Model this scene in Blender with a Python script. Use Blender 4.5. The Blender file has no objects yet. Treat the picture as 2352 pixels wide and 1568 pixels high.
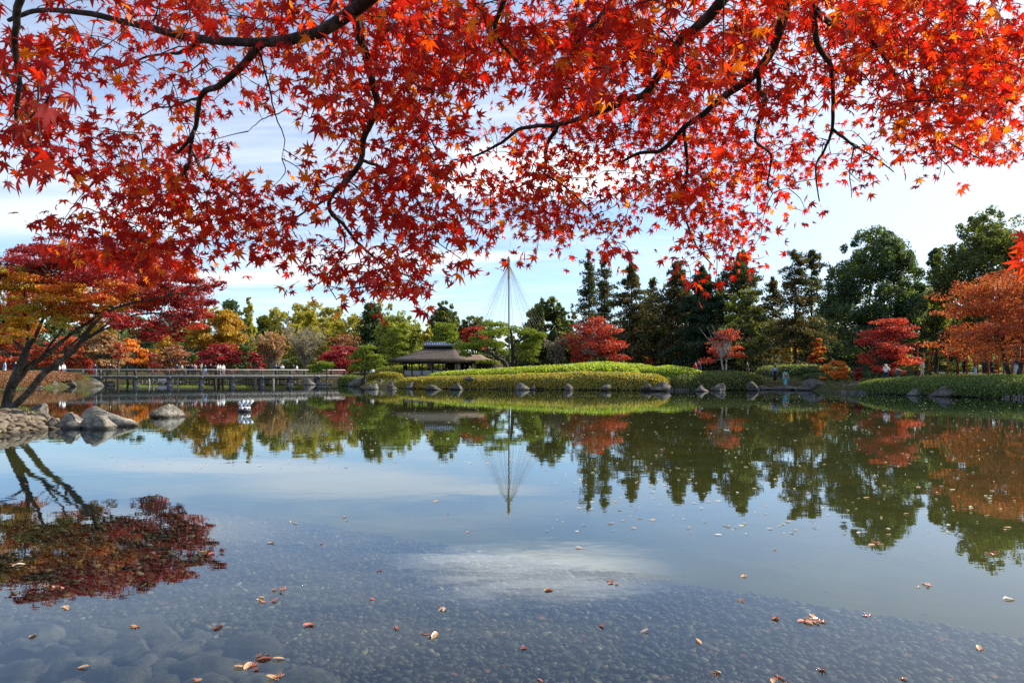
import bpy, math
import numpy as np
from mathutils import Vector, Matrix

S = bpy.context.scene
COL = S.collection
R = np.random.default_rng

# ------------------------------------------------------------------ camera, sky, sun, exposure
EYE, FOC, U0, V0 = 1.6, 1568.0, 1176.0, 856.0      # eye height and the photograph's focal length (px of a 2352 px wide print)
cam = bpy.data.cameras.new('camera')
camera = bpy.data.objects.new('camera', cam)
COL.objects.link(camera)
camera.location = (0, 0, EYE)
camera.rotation_euler = (math.radians(90), 0, 0)
cam.sensor_width, cam.lens = 36, 24
cam.shift_y = (V0 - 784) / 2352
cam.clip_start, cam.clip_end = 0.05, 6000
S.camera = camera

SUN_AZ, SUN_EL = math.radians(70), math.radians(33)
SUN = np.array([math.sin(SUN_AZ) * math.cos(SUN_EL), math.cos(SUN_AZ) * math.cos(SUN_EL), math.sin(SUN_EL)])
world = bpy.data.worlds.new("World")
S.world = world
world.use_nodes = True
SKY_STRENGTH, SUN_STRENGTH, EXPOSURE = 0.12, 5.0, 0.85
sl = bpy.data.lights.new('sun', 'SUN')
sl.energy, sl.angle, sl.color = SUN_STRENGTH, math.radians(0.5), (1.0, 0.93, 0.82)
sun = bpy.data.objects.new('sun', sl)
COL.objects.link(sun)
sun.location = (60, 30, 60)
sun.rotation_euler = Vector(-SUN).to_track_quat('-Z', 'Y').to_euler()
S.view_settings.view_transform = 'Standard'
S.view_settings.look = 'None'
S.view_settings.gamma = 1
S.view_settings.use_curve_mapping = False
S.view_settings.exposure = EXPOSURE
S.cycles.max_bounces = 8
S.cycles.diffuse_bounces = 3
S.cycles.glossy_bounces = 3
S.cycles.transmission_bounces = 6
S.cycles.transparent_max_bounces = 8
S.cycles.sample_clamp_indirect = 2.5
S.cycles.use_denoising = False


def nd(nt, typ, **kw):
    n = nt.nodes.new(typ)
    for k, v in kw.items():
        if k.startswith('i_'):
            n.inputs[k[2:]].default_value = v
        elif k[0] == 'n' and k[1:].isdigit():
            n.inputs[int(k[1:])].default_value = v
        else:
            setattr(n, k, v)
    return n


def build_sky():
    nt = world.node_tree
    L = nt.links.new
    bg = nt.nodes['Background']
    bg.inputs[1].default_value = SKY_STRENGTH
    sky = nd(nt, 'ShaderNodeTexSky', sky_type='NISHITA', sun_disc=False, sun_elevation=SUN_EL, sun_rotation=SUN_AZ,
             air_density=1.0, dust_density=0.2, ozone_density=4.8)
    tc = nd(nt, 'ShaderNodeTexCoord')
    sep = nd(nt, 'ShaderNodeSeparateXYZ')
    L(tc.outputs['Generated'], sep.inputs[0])
    zc = nd(nt, 'ShaderNodeMath', operation='MAXIMUM', n1=0.0)
    L(sep.outputs[2], zc.inputs[0])
    za = nd(nt, 'ShaderNodeMath', operation='ADD', n1=0.06)
    L(zc.outputs[0], za.inputs[0])
    dx = nd(nt, 'ShaderNodeMath', operation='DIVIDE'); L(sep.outputs[0], dx.inputs[0]); L(za.outputs[0], dx.inputs[1])
    dy = nd(nt, 'ShaderNodeMath', operation='DIVIDE'); L(sep.outputs[1], dy.inputs[0]); L(za.outputs[0], dy.inputs[1])
    cmb = nd(nt, 'ShaderNodeCombineXYZ'); L(dx.outputs[0], cmb.inputs[0]); L(dy.outputs[0], cmb.inputs[1])
    # long cirrus bands
    m1 = nd(nt, 'ShaderNodeMapping'); m1.inputs['Rotation'].default_value = (0, 0, math.radians(14)); m1.inputs['Scale'].default_value = (0.42, 1.05, 1)
    m1.inputs['Location'].default_value = (3.1, 1.7, 0)
    L(cmb.outputs[0], m1.inputs[0])
    n1 = nd(nt, 'ShaderNodeTexNoise', i_Scale=0.75, i_Detail=7.0, i_Roughness=0.58, i_Distortion=0.7)
    L(m1.outputs[0], n1.inputs['Vector'])
    r1 = nd(nt, 'ShaderNodeMapRange', i_From_Min=0, i_From_Max=1) if False else nd(nt, 'ShaderNodeMapRange')
    r1.inputs[1].default_value, r1.inputs[2].default_value = 0.43, 0.70
    L(n1.outputs[0], r1.inputs[0])
    # fine wisps
    m2 = nd(nt, 'ShaderNodeMapping'); m2.inputs['Rotation'].default_value = (0, 0, math.radians(-20)); m2.inputs['Scale'].default_value = (0.9, 3.2, 1)
    L(cmb.outputs[0], m2.inputs[0])
    n2 = nd(nt, 'ShaderNodeTexNoise', i_Scale=1.6, i_Detail=8.0, i_Roughness=0.65, i_Distortion=0.4)
    L(m2.outputs[0], n2.inputs['Vector'])
    r2 = nd(nt, 'ShaderNodeMapRange'); r2.inputs[1].default_value, r2.inputs[2].default_value = 0.35, 0.8
    r2.inputs[3].default_value, r2.inputs[4].default_value = 0.35, 1.0
    L(n2.outputs[0], r2.inputs[0])
    mul = nd(nt, 'ShaderNodeMath', operation='MULTIPLY'); L(r1.outputs[0], mul.inputs[0]); L(r2.outputs[0], mul.inputs[1])
    # one bright puff high in the sky and a bank low over the left shore (sky directions)
    acc, puff = mul, None
    for (cx, cy, sx, sy, amp) in ((0.37, 3.02, 0.66, 0.42, 1.0), (-0.8, 4.65, 1.1, 0.6, 0.8), (-1.8, 3.5, 1.3, 0.55, 0.75), (-1.7, 5.1, 1.5, 0.4, 0.8), (-0.2, 4.5, 0.9, 0.25, 0.8)):
        a = nd(nt, 'ShaderNodeVectorMath', operation='SUBTRACT'); a.inputs[1].default_value = (cx, cy, 0)
        wn = nd(nt, 'ShaderNodeVectorMath', operation='MULTIPLY_ADD'); wn.inputs[1].default_value = (0.5, 0.35, 0); L(n2.outputs[1], wn.inputs[0]); L(cmb.outputs[0], wn.inputs[2])
        L(wn.outputs[0], a.inputs[0])
        b = nd(nt, 'ShaderNodeVectorMath', operation='DIVIDE'); b.inputs[1].default_value = (sx, sy, 1); L(a.outputs[0], b.inputs[0])
        ln = nd(nt, 'ShaderNodeVectorMath', operation='LENGTH'); L(b.outputs[0], ln.inputs[0])
        mr = nd(nt, 'ShaderNodeMapRange', interpolation_type='SMOOTHSTEP'); mr.inputs[1].default_value, mr.inputs[2].default_value = 1.15, 0.3
        mr.inputs[3].default_value, mr.inputs[4].default_value = 0.0, amp
        L(ln.outputs['Value'], mr.inputs[0])
        mx = nd(nt, 'ShaderNodeMath', operation='MAXIMUM'); L(acc.outputs[0], mx.inputs[0]); L(mr.outputs[0], mx.inputs[1])
        acc = mx
        puff = puff or mr
    fac = nd(nt, 'ShaderNodeMath', operation='MULTIPLY_ADD', n1=0.85, n2=0.08, use_clamp=True); L(acc.outputs[0], fac.inputs[0])
    # thin bright veil round the sun
    sd = nd(nt, 'ShaderNodeVectorMath', operation='DOT_PRODUCT'); sd.inputs[1].default_value = tuple(SUN); L(tc.outputs['Generated'], sd.inputs[0])
    sv = nd(nt, 'ShaderNodeMapRange', interpolation_type='SMOOTHSTEP'); sv.inputs[1].default_value, sv.inputs[2].default_value = 0.35, 0.98
    sv.inputs[3].default_value, sv.inputs[4].default_value = 0.0, 0.85
    L(sd.outputs['Value'], sv.inputs[0])
    f2 = nd(nt, 'ShaderNodeMath', operation='MAXIMUM'); L(fac.outputs[0], f2.inputs[0]); L(sv.outputs[0], f2.inputs[1])
    fac = f2
    cl = nd(nt, 'ShaderNodeMix', data_type='RGBA')
    cl.inputs['B'].default_value = (5.6, 5.75, 6.1, 1)
    L(fac.outputs[0], cl.inputs['Factor']); L(sky.outputs[0], cl.inputs['A'])
    # the one sunlit puff is brighter than the thin cirrus
    hot = nd(nt, 'ShaderNodeMix', data_type='RGBA', blend_type='ADD'); hot.inputs['B'].default_value = (4.6, 4.4, 4.2, 1)
    pf = nd(nt, 'ShaderNodeMapRange'); pf.inputs[1].default_value, pf.inputs[2].default_value = 0.38, 0.58; L(n2.outputs[0], pf.inputs[0])
    pm = nd(nt, 'ShaderNodeMath', operation='MULTIPLY', use_clamp=True); L(puff.outputs[0], pm.inputs[0]); L(pf.outputs[0], pm.inputs[1])
    L(pm.outputs[0], hot.inputs['Factor']); L(cl.outputs['Result'], hot.inputs['A'])
    L(hot.outputs['Result'], bg.inputs[0])


build_sky()

# ------------------------------------------------------------------ helpers
def P(u, v, D):
    return np.array([(u - U0) / FOC * D, D, EYE + (V0 - v) / FOC * D])


def X(u, D):
    return (u - U0) / FOC * D


def Z(v, D):
    return EYE + (V0 - v) / FOC * D


def mesh(name, verts, faces, tint=None, smooth=False, mats=(), midx=None):
    """faces: an (n,k) array or a list of such arrays."""
    if isinstance(faces, np.ndarray):
        faces = [faces]
    faces = [np.asarray(f, dtype=np.int32) for f in faces if len(f)]
    verts = np.asarray(verts, dtype=np.float32)
    me = bpy.data.meshes.new(name)
    me.vertices.add(len(verts))
    me.vertices.foreach_set('co', verts.ravel())
    tot = np.concatenate([np.full(len(f), f.shape[1], np.int32) for f in faces])
    idx = np.concatenate([f.ravel() for f in faces])
    me.loops.add(len(idx))
    me.loops.foreach_set('vertex_index', idx)
    me.polygons.add(len(tot))
    start = np.zeros(len(tot), np.int32)
    start[1:] = np.cumsum(tot)[:-1]
    me.polygons.foreach_set('loop_start', start)
    if smooth:
        me.polygons.foreach_set('use_smooth', np.ones(len(tot), bool))
    for m in mats:
        me.materials.append(m)
    if midx is not None:
        me.polygons.foreach_set('material_index', np.asarray(midx, np.int32))
    if tint is not None:
        a = me.attributes.new('tint', 'FLOAT_COLOR', 'POINT')
        c = np.ones((len(verts), 4), np.float32)
        c[:, :3] = tint
        a.data.foreach_set('color', c.ravel())
    me.update(calc_edges=True)
    return me


def link(name, me, parent=None, loc=None, **props):
    o = bpy.data.objects.new(name, me)
    COL.objects.link(o)
    if parent is not None:
        o.parent = parent
    if loc is not None:
        o.location = [float(q) for q in loc]
    for k, v in props.items():
        o[k] = v
    return o


def thing(name, label, cat, loc, group=None, me=None):
    o = link(name, me, loc=loc)
    o['label'], o['category'] = label, cat
    if group:
        o['group'] = group
    return o


class Geo:
    """collects verts and faces; built into one mesh relative to a base point"""

    def __init__(self):
        self.v, self.f, self.t, self.n = [], {}, [], 0

    def add(self, v, f, tint=None):
        v = np.asarray(v, float)
        fs = f if isinstance(f, list) else [f]
        for q in fs:
            q = np.asarray(q, int)
            if len(q):
                self.f.setdefault(q.shape[1], []).append(q + self.n)
        self.v.append(v)
        t = np.ones((len(v), 3)) * (0.5 if tint is None else tint)
        self.t.append(t)
        self.n += len(v)
        return self

    def box(self, c, s, rz=0.0, tint=None):
        x, y, z = [q / 2 for q in s]
        v = np.array([[-x, -y, -z], [x, -y, -z], [x, y, -z], [-x, y, -z], [-x, -y, z], [x, -y, z], [x, y, z], [-x, y, z]])
        if rz:
            k, q = math.cos(rz), math.sin(rz)
            v = v @ np.array([[k, q, 0], [-q, k, 0], [0, 0, 1]])
        return self.add(v + np.asarray(c), np.array([[0, 3, 2, 1], [4, 5, 6, 7], [0, 1, 5, 4], [1, 2, 6, 5], [2, 3, 7, 6], [3, 0, 4, 7]]), tint)

    def tube(self, pts, rad, sides=6, tint=None):
        pts = np.asarray(pts, float)
        n = len(pts)
        rad = np.broadcast_to(np.asarray(rad, float), (n,))
        tg = np.gradient(pts, axis=0)
        tg /= np.linalg.norm(tg, axis=1)[:, None] + 1e-9
        ref = np.array([0, 0, 1.0]) if abs(tg[:, 2]).mean() < 0.8 else np.array([1.0, 0, 0])
        a = np.cross(tg, ref); a /= np.linalg.norm(a, axis=1)[:, None] + 1e-9
        b = np.cross(tg, a)
        th = np.linspace(0, 2 * math.pi, sides, endpoint=False)
        v = (pts[:, None] + rad[:, None, None] * (np.cos(th)[None, :, None] * a[:, None] + np.sin(th)[None, :, None] * b[:, None])).reshape(-1, 3)
        i = np.arange(n - 1)[:, None] * sides
        j = np.arange(sides)[None]
        k = (j + 1) % sides
        f = np.stack([i + j, i + k, i + sides + k, i + sides + j], -1).reshape(-1, 4)
        fs = [f]
        if sides > 2:
            fs.append(np.array([np.arange(sides)[::-1], np.arange(sides) + (n - 1) * sides]))
        for q in fs:
            self.f.setdefault(q.shape[1], []).append(q + self.n)
        self.v.append(v); self.t.append(np.ones((len(v), 3)) * (0.5 if tint is None else tint)); self.n += len(v)
        return self

    def build(self, name, mat, parent=None, base=(0, 0, 0), smooth=False, **props):
        if not self.v:
            return None
        base = np.asarray(base, float)
        me = mesh(name, np.concatenate(self.v) - base, [np.concatenate(q) for q in self.f.values()], np.concatenate(self.t), smooth, [mat])
        return link(name, me, parent, **props)

    def build_top(self, name, mat, base, label, cat, group=None, smooth=False):
        o = self.build(name, mat, None, base, smooth)
        o.location = [float(q) for q in base]
        o['label'], o['category'] = label, cat
        if group:
            o['group'] = group
        return o


def spline(pts, n=6):
    """Catmull-Rom through the points (rows may carry extra columns)"""
    p = np.asarray(pts, float)
    p = np.vstack([2 * p[0] - p[1], p, 2 * p[-1] - p[-2]])
    out = []
    for i in range(1, len(p) - 2):
        t = np.linspace(0, 1, n, endpoint=False)[:, None]
        a, b, c, d = p[i - 1:i + 3]
        out.append(0.5 * (2 * b + (c - a) * t + (2 * a - 5 * b + 4 * c - d) * t ** 2 + (3 * b - a - 3 * c + d) * t ** 3))
    out.append(p[-2][None])
    return np.vstack(out)


# ------------------------------------------------------------------ materials
def newmat(name):
    m = bpy.data.materials.new(name)
    m.use_nodes = True
    nt = m.node_tree
    nt.nodes.clear()
    return m, nt, nt.nodes.new('ShaderNodeOutputMaterial')


def leafmat(name, trans=0.45, gain=(1.6, 1.6, 1.0), gamma=0.85, gloss=0.06, rough=0.45):
    m, nt, out = newmat(name)
    L = nt.links.new
    at = nd(nt, 'ShaderNodeAttribute', attribute_name='tint')
    d = nd(nt, 'ShaderNodeBsdfDiffuse'); L(at.outputs['Color'], d.inputs[0])
    g = nd(nt, 'ShaderNodeGamma', i_Gamma=gamma); L(at.outputs['Color'], g.inputs[0])
    ml = nd(nt, 'ShaderNodeVectorMath', operation='MULTIPLY'); ml.inputs[1].default_value = gain; L(g.outputs[0], ml.inputs[0])
    mn = nd(nt, 'ShaderNodeVectorMath', operation='MINIMUM'); mn.inputs[1].default_value = (0.95, 0.95, 0.95); L(ml.outputs[0], mn.inputs[0])
    t = nd(nt, 'ShaderNodeBsdfTranslucent'); L(mn.outputs[0], t.inputs[0])
    mx = nd(nt, 'ShaderNodeMixShader', n0=trans); L(d.outputs[0], mx.inputs[1]); L(t.outputs[0], mx.inputs[2])
    if gloss:
        gl = nd(nt, 'ShaderNodeBsdfGlossy', i_Roughness=rough); gl.inputs[0].default_value = (1, 1, 1, 1)
        m2 = nd(nt, 'ShaderNodeMixShader', n0=gloss); L(mx.outputs[0], m2.inputs[1]); L(gl.outputs[0], m2.inputs[2])
        mx = m2
    L(mx.outputs[0], out.inputs[0])
    return m


def surf(name, *a, wet=False, **k):
    m = surf0(name, *a, **k)
    if wet:
        # a damp dark band where the water laps
        nt = m.node_tree
        L = nt.links.new
        b = next(n for n in nt.nodes if n.type == 'BSDF_PRINCIPLED')
        src = b.inputs['Base Color'].links[0].from_socket
        ge = nd(nt, 'ShaderNodeNewGeometry'); sp = nd(nt, 'ShaderNodeSeparateXYZ'); L(ge.outputs['Position'], sp.inputs[0])
        nz = nd(nt, 'ShaderNodeTexNoise', i_Scale=6.0, i_Detail=3.0); L(ge.outputs['Position'], nz.inputs['Vector'])
        ad = nd(nt, 'ShaderNodeMath', operation='MULTIPLY_ADD', n1=-0.12, n2=0.06); L(nz.outputs[0], ad.inputs[0])
        sm = nd(nt, 'ShaderNodeMath', operation='ADD'); L(sp.outputs[2], sm.inputs[0]); L(ad.outputs[0], sm.inputs[1])
        mr = nd(nt, 'ShaderNodeMapRange'); mr.inputs[1].default_value, mr.inputs[2].default_value = 0.05, 0.10; mr.inputs[3].default_value, mr.inputs[4].default_value = 0.38, 1.0
        L(sm.outputs[0], mr.inputs[0])
        vm = nd(nt, 'ShaderNodeVectorMath', operation='MULTIPLY'); L(src, vm.inputs[0]); L(mr.outputs[0], vm.inputs[1])
        L(vm.outputs[0], b.inputs['Base Color'])
    return m


def surf0(name, c1, c2, scale=4.0, rough=0.8, bump=0.3, detail=6, c3=None, s3=1.0, stretch=(1, 1, 1), spec=0.3, tinted=False, bdist=0.05, coord='Object', metallic=0.0):
    """two or three colour mottled surface with fine relief"""
    m, nt, out = newmat(name)
    L = nt.links.new
    b = nd(nt, 'ShaderNodeBsdfPrincipled', i_Roughness=rough, i_Metallic=metallic)
    b.inputs['Specular IOR Level'].default_value = spec
    tc = nd(nt, 'ShaderNodeTexCoord')
    mp = nd(nt, 'ShaderNodeMapping'); mp.inputs['Scale'].default_value = stretch
    if coord == 'World':
        ge = nd(nt, 'ShaderNodeNewGeometry'); L(ge.outputs['Position'], mp.inputs[0])
    else:
        L(tc.outputs[coord], mp.inputs[0])
    n = nd(nt, 'ShaderNodeTexNoise', i_Scale=scale, i_Detail=float(detail), i_Roughness=0.62); L(mp.outputs[0], n.inputs['Vector'])
    cr = nd(nt, 'ShaderNodeMapRange'); cr.inputs[1].default_value, cr.inputs[2].default_value = 0.3, 0.7; L(n.outputs[0], cr.inputs[0])
    mix = nd(nt, 'ShaderNodeMix', data_type='RGBA'); mix.inputs['A'].default_value = (*c1, 1); mix.inputs['B'].default_value = (*c2, 1); L(cr.outputs[0], mix.inputs['Factor'])
    col = mix.outputs['Result']
    if c3 is not None:
        n3 = nd(nt, 'ShaderNodeTexNoise', i_Scale=s3, i_Detail=5.0, i_Roughness=0.7); L(mp.outputs[0], n3.inputs['Vector'])
        r3 = nd(nt, 'ShaderNodeMapRange'); r3.inputs[1].default_value, r3.inputs[2].default_value = 0.5, 0.66; L(n3.outputs[0], r3.inputs[0])
        mi = nd(nt, 'ShaderNodeMix', data_type='RGBA'); mi.inputs['B'].default_value = (*c3, 1); L(r3.outputs[0], mi.inputs['Factor']); L(col, mi.inputs['A'])
        col = mi.outputs['Result']
    if tinted:
        at = nd(nt, 'ShaderNodeAttribute', attribute_name='tint')
        mt = nd(nt, 'ShaderNodeVectorMath', operation='MULTIPLY'); L(col, mt.inputs[0]); L(at.outputs['Color'], mt.inputs[1])
        col = mt.outputs[0]
    L(col, b.inputs['Base Color'])
    if bump:
        bm = nd(nt, 'ShaderNodeBump', i_Strength=bump, i_Distance=bdist); L(n.outputs[0], bm.inputs['Height']); L(bm.outputs[0], b.inputs['Normal'])
    L(b.outputs[0], out.inputs[0])
    return m


def plain(name, c, rough=0.6, spec=0.3, metallic=0.0):
    m, nt, out = newmat(name)
    b = nd(nt, 'ShaderNodeBsdfPrincipled', i_Roughness=rough, i_Metallic=metallic)
    b.inputs['Base Color'].default_value = (*c, 1)
    b.inputs['Specular IOR Level'].default_value = spec
    nt.links.new(b.outputs[0], out.inputs[0])
    return m


def watermat():
    m, nt, out = newmat('pond_water')
    L = nt.links.new
    ge = nd(nt, 'ShaderNodeNewGeometry')
    mp = nd(nt, 'ShaderNodeMapping'); mp.inputs['Scale'].default_value = (1, 1.6, 1); L(ge.outputs['Position'], mp.inputs[0])
    n1 = nd(nt, 'ShaderNodeTexNoise', i_Scale=1.1, i_Detail=3.0, i_Roughness=0.5); L(mp.outputs[0], n1.inputs['Vector'])
    n2 = nd(nt, 'ShaderNodeTexNoise', i_Scale=7.0, i_Detail=2.0, i_Roughness=0.5); L(mp.outputs[0], n2.inputs['Vector'])
    s = nd(nt, 'ShaderNodeMath', operation='MULTIPLY_ADD', n1=0.11); L(n2.outputs[0], s.inputs[0]); L(n1.outputs[0], s.inputs[2])
    bp = nd(nt, 'ShaderNodeBump', i_Strength=1.0, i_Distance=0.0016); L(s.outputs[0], bp.inputs['Height'])
    # Schlick reflectance, the same from above and from below, so that sunlight reaches the bed
    dt = nd(nt, 'ShaderNodeVectorMath', operation='DOT_PRODUCT'); L(ge.outputs['Incoming'], dt.inputs[0]); L(bp.outputs[0], dt.inputs[1])
    ab = nd(nt, 'ShaderNodeMath', operation='ABSOLUTE'); L(dt.outputs['Value'], ab.inputs[0])
    om = nd(nt, 'ShaderNodeMath', operation='SUBTRACT', n0=1.0, use_clamp=True); L(ab.outputs[0], om.inputs[1])
    pw = nd(nt, 'ShaderNodeMath', operation='POWER', n1=4.4); L(om.outputs[0], pw.inputs[0])
    fr = nd(nt, 'ShaderNodeMath', operation='MULTIPLY_ADD', n1=0.97, n2=0.03, use_clamp=True); L(pw.outputs[0], fr.inputs[0])
    tr = nd(nt, 'ShaderNodeBsdfTransparent'); tr.inputs[0].default_value = (0.60, 0.63, 0.58, 1)
    gl = nd(nt, 'ShaderNodeBsdfGlossy', i_Roughness=0.0); gl.inputs[0].default_value = (0.84, 0.93, 1, 1); L(bp.outputs[0], gl.inputs['Normal'])
    mx = nd(nt, 'ShaderNodeMixShader'); L(fr.outputs[0], mx.inputs[0]); L(tr.outputs[0], mx.inputs[1]); L(gl.outputs[0], mx.inputs[2])
    L(mx.outputs[0], out.inputs[0])
    return m


M = {
    'leaf_red': leafmat('maple_leaf', 0.58, (1.65, 1.9, 0.4), 0.9, 0.015, 0.4),
    'foliage': leafmat('foliage', 0.45, (1.7, 1.6, 0.6), 0.82, 0.03, 0.5),
    'autumn': leafmat('autumn_foliage', 0.45, (1.35, 1.35, 0.7), 0.88, 0.02, 0.5),
    'needle': leafmat('needles', 0.28, (1.5, 1.45, 0.5), 0.85, 0.02, 0.5),
    'litter': leafmat('fallen_leaf', 0.25, (1.2, 1.2, 1.0), 0.9, 0.10, 0.35),
    'bark': surf('bark', (0.022, 0.017, 0.013), (0.065, 0.052, 0.040), 7, 0.9, 0.6, c3=(0.12, 0.11, 0.095), s3=3.0, stretch=(1, 1, 0.3), spec=0.1),
    'bark_near': surf('bark_near', (0.022, 0.016, 0.013), (0.055, 0.042, 0.034), 38, 0.85, 0.5, c3=(0.11, 0.10, 0.09), s3=14.0, spec=0.15, bdist=0.006),
    'bark_pale': surf('pale_bark', (0.22, 0.19, 0.16), (0.36, 0.32, 0.28), 5, 0.9, 0.3, spec=0.1),
    'rock': surf('rock', (0.06, 0.054, 0.047), (0.21, 0.19, 0.16), 3.0, 0.9, 1.0, 10, c3=(0.29, 0.265, 0.21), s3=2.4, spec=0.2, tinted=True, bdist=0.09, wet=True),
    'cobble': surf('cobble', (0.075, 0.058, 0.042), (0.25, 0.205, 0.15), 9, 0.85, 0.5, 6, spec=0.2, tinted=True, bdist=0.03, wet=True),
    'soil': surf('soil', (0.035, 0.028, 0.014), (0.075, 0.062, 0.028), 1.2, 0.95, 0.5, 8, c3=(0.05, 0.07, 0.018), s3=0.35, spec=0.1, coord='World'),
    'path': surf('path_earth', (0.30, 0.24, 0.17), (0.42, 0.35, 0.26), 3, 0.95, 0.3, 6, spec=0.1, coord='World'),
    'silt': surf('silt', (0.060, 0.062, 0.006), (0.110, 0.104, 0.011), 1.1, 0.9, 0.3, 8, c3=(0.13, 0.115, 0.018), s3=0.5, spec=0.1, coord='World'),
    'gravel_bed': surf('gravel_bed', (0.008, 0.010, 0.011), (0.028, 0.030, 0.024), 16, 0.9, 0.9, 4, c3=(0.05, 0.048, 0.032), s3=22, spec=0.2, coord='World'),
    'pebble': surf('pebble', (0.26, 0.26, 0.27), (0.70, 0.70, 0.66), 30, 0.7, 0.2, 3, spec=0.3, tinted=True, bdist=0.005, coord='World'),
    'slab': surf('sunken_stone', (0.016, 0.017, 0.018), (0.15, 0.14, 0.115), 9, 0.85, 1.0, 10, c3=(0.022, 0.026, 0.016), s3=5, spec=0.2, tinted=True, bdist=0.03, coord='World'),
    'thatch': surf('thatch', (0.05, 0.04, 0.034), (0.13, 0.105, 0.088), 5, 0.95, 0.7, 8, c3=(0.10, 0.095, 0.07), s3=1.4, stretch=(3, 0.5, 0.5), spec=0.1, bdist=0.08),
    'shingle': surf('bark_shingle', (0.15, 0.10, 0.07), (0.27, 0.19, 0.135), 6, 0.95, 0.5, 7, stretch=(3, 0.6, 0.6), spec=0.1, bdist=0.05),
    'tile': surf('roof_tile', (0.10, 0.13, 0.20), (0.17, 0.21, 0.30), 6, 0.45, 0.2, 3, spec=0.5),
    'darkwood': surf('dark_timber', (0.03, 0.022, 0.017), (0.07, 0.05, 0.038), 8, 0.8, 0.3, 5, stretch=(1, 1, 0.2), spec=0.2),
    'plaster': surf('plaster', (0.55, 0.47, 0.35), (0.66, 0.57, 0.44), 2.5, 0.95, 0.1, 5, spec=0.1),
    'greypanel': surf('weathered_panel', (0.34, 0.32, 0.29), (0.46, 0.44, 0.40), 3, 0.9, 0.1, 6, stretch=(3, 3, 0.5), spec=0.1),
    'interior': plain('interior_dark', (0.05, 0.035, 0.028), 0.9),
    'bridgewood': surf('bridge_timber', (0.055, 0.053, 0.056), (0.12, 0.115, 0.115), 2.2, 0.85, 0.2, 6, spec=0.2),
    'sunlit_railwood': surf('sunlit_timber', (0.58, 0.54, 0.48), (0.74, 0.70, 0.64), 2.2, 0.8, 0.1, 5, spec=0.2),  # pale copy of the bridge timber, sunlight put into the colour
    'concrete': surf('pier_concrete', (0.07, 0.07, 0.076), (0.14, 0.14, 0.15), 2, 0.9, 0.2, 6, spec=0.2),
    'vermilion': surf('vermilion_paint', (0.33, 0.04, 0.018), (0.44, 0.06, 0.025), 3, 0.6, 0.05, 4, spec=0.3),
    'polewood': surf('pole_timber', (0.07, 0.05, 0.036), (0.16, 0.12, 0.085), 3, 0.85, 0.2, 5, stretch=(1, 1, 0.1), spec=0.2),
    'straw': surf('straw', (0.28, 0.20, 0.11), (0.45, 0.34, 0.19), 9, 0.95, 0.4, 4, spec=0.1),
    'ropefibre': plain('rope_fibre', (0.24, 0.20, 0.14), 0.9),
    'stake': surf('stake_wood', (0.06, 0.05, 0.042), (0.20, 0.175, 0.155), 3, 0.9, 0.2, 5, spec=0.1),
    'whitepaint': plain('white_plastic', (0.78, 0.78, 0.80), 0.35, 0.5),
    'solar': plain('panel_blue_grey', (0.30, 0.36, 0.48), 0.18, 0.6),
    'blackrubber': plain('black_rubber', (0.02, 0.02, 0.022), 0.6),
    'feltred': plain('red_felt', (0.62, 0.16, 0.15), 0.9),
    'skin': plain('skin', (0.50, 0.32, 0.24), 0.6),
    'water': watermat(),
}
CLOTH = {}


def cloth(c):
    k = tuple(c)
    if k not in CLOTH:
        CLOTH[k] = plain('fabric', k, 0.85, 0.15)
    return CLOTH[k]


# ------------------------------------------------------------------ terrain, pond and bed
POND = np.array([(-26, 2.2), (-6, 2.3), (0, 2.0), (9, 2.2), (40, 2.5), (60, 24), (46, 38), (38, 40.5), (32, 42.8), (28.6, 50.5), (26.8, 56), (27.3, 65), (22, 66.2),
                 (18, 62.2), (13, 62.2), (8.3, 64.2), (1, 66), (-7.6, 68.5), (-12, 72), (-16.5, 76), (-20, 86), (-23.5, 94), (-25, 106), (-30, 119), (-52, 121), (-72, 122), (-74, 100),
                 (-64, 101), (-58, 94), (-52.5, 88.5), (-50.6, 84), (-51.8, 80), (-51.0, 74), (-49, 66), (-46.5, 56), (-43, 46), (-36, 36), (-28, 31), (-21, 28.2), (-17.6, 25.6), (-15.6, 23.2), (-13.9, 21), (-13.2, 19.2), (-12.9, 17.2), (-16, 14.5), (-23, 11)], float)


def sdf(x, y):
    """signed distance to the pond outline, negative in the water"""
    x = np.asarray(x, float); y = np.asarray(y, float)
    d = np.full(x.shape, 1e9)
    ins = np.zeros(x.shape, bool)
    for (ax, ay), (bx, by) in zip(POND, np.roll(POND, -1, 0)):
        ex, ey = bx - ax, by - ay
        t = np.clip(((x - ax) * ex + (y - ay) * ey) / (ex * ex + ey * ey), 0, 1)
        d = np.minimum(d, np.hypot(x - ax - t * ex, y - ay - t * ey))
        if ay != by:
            c = ((ay > y) != (by > y)) & (x < ex * (y - ay) / (ey) + ax)
            ins ^= c
    return np.where(ins, -d, d)


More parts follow.
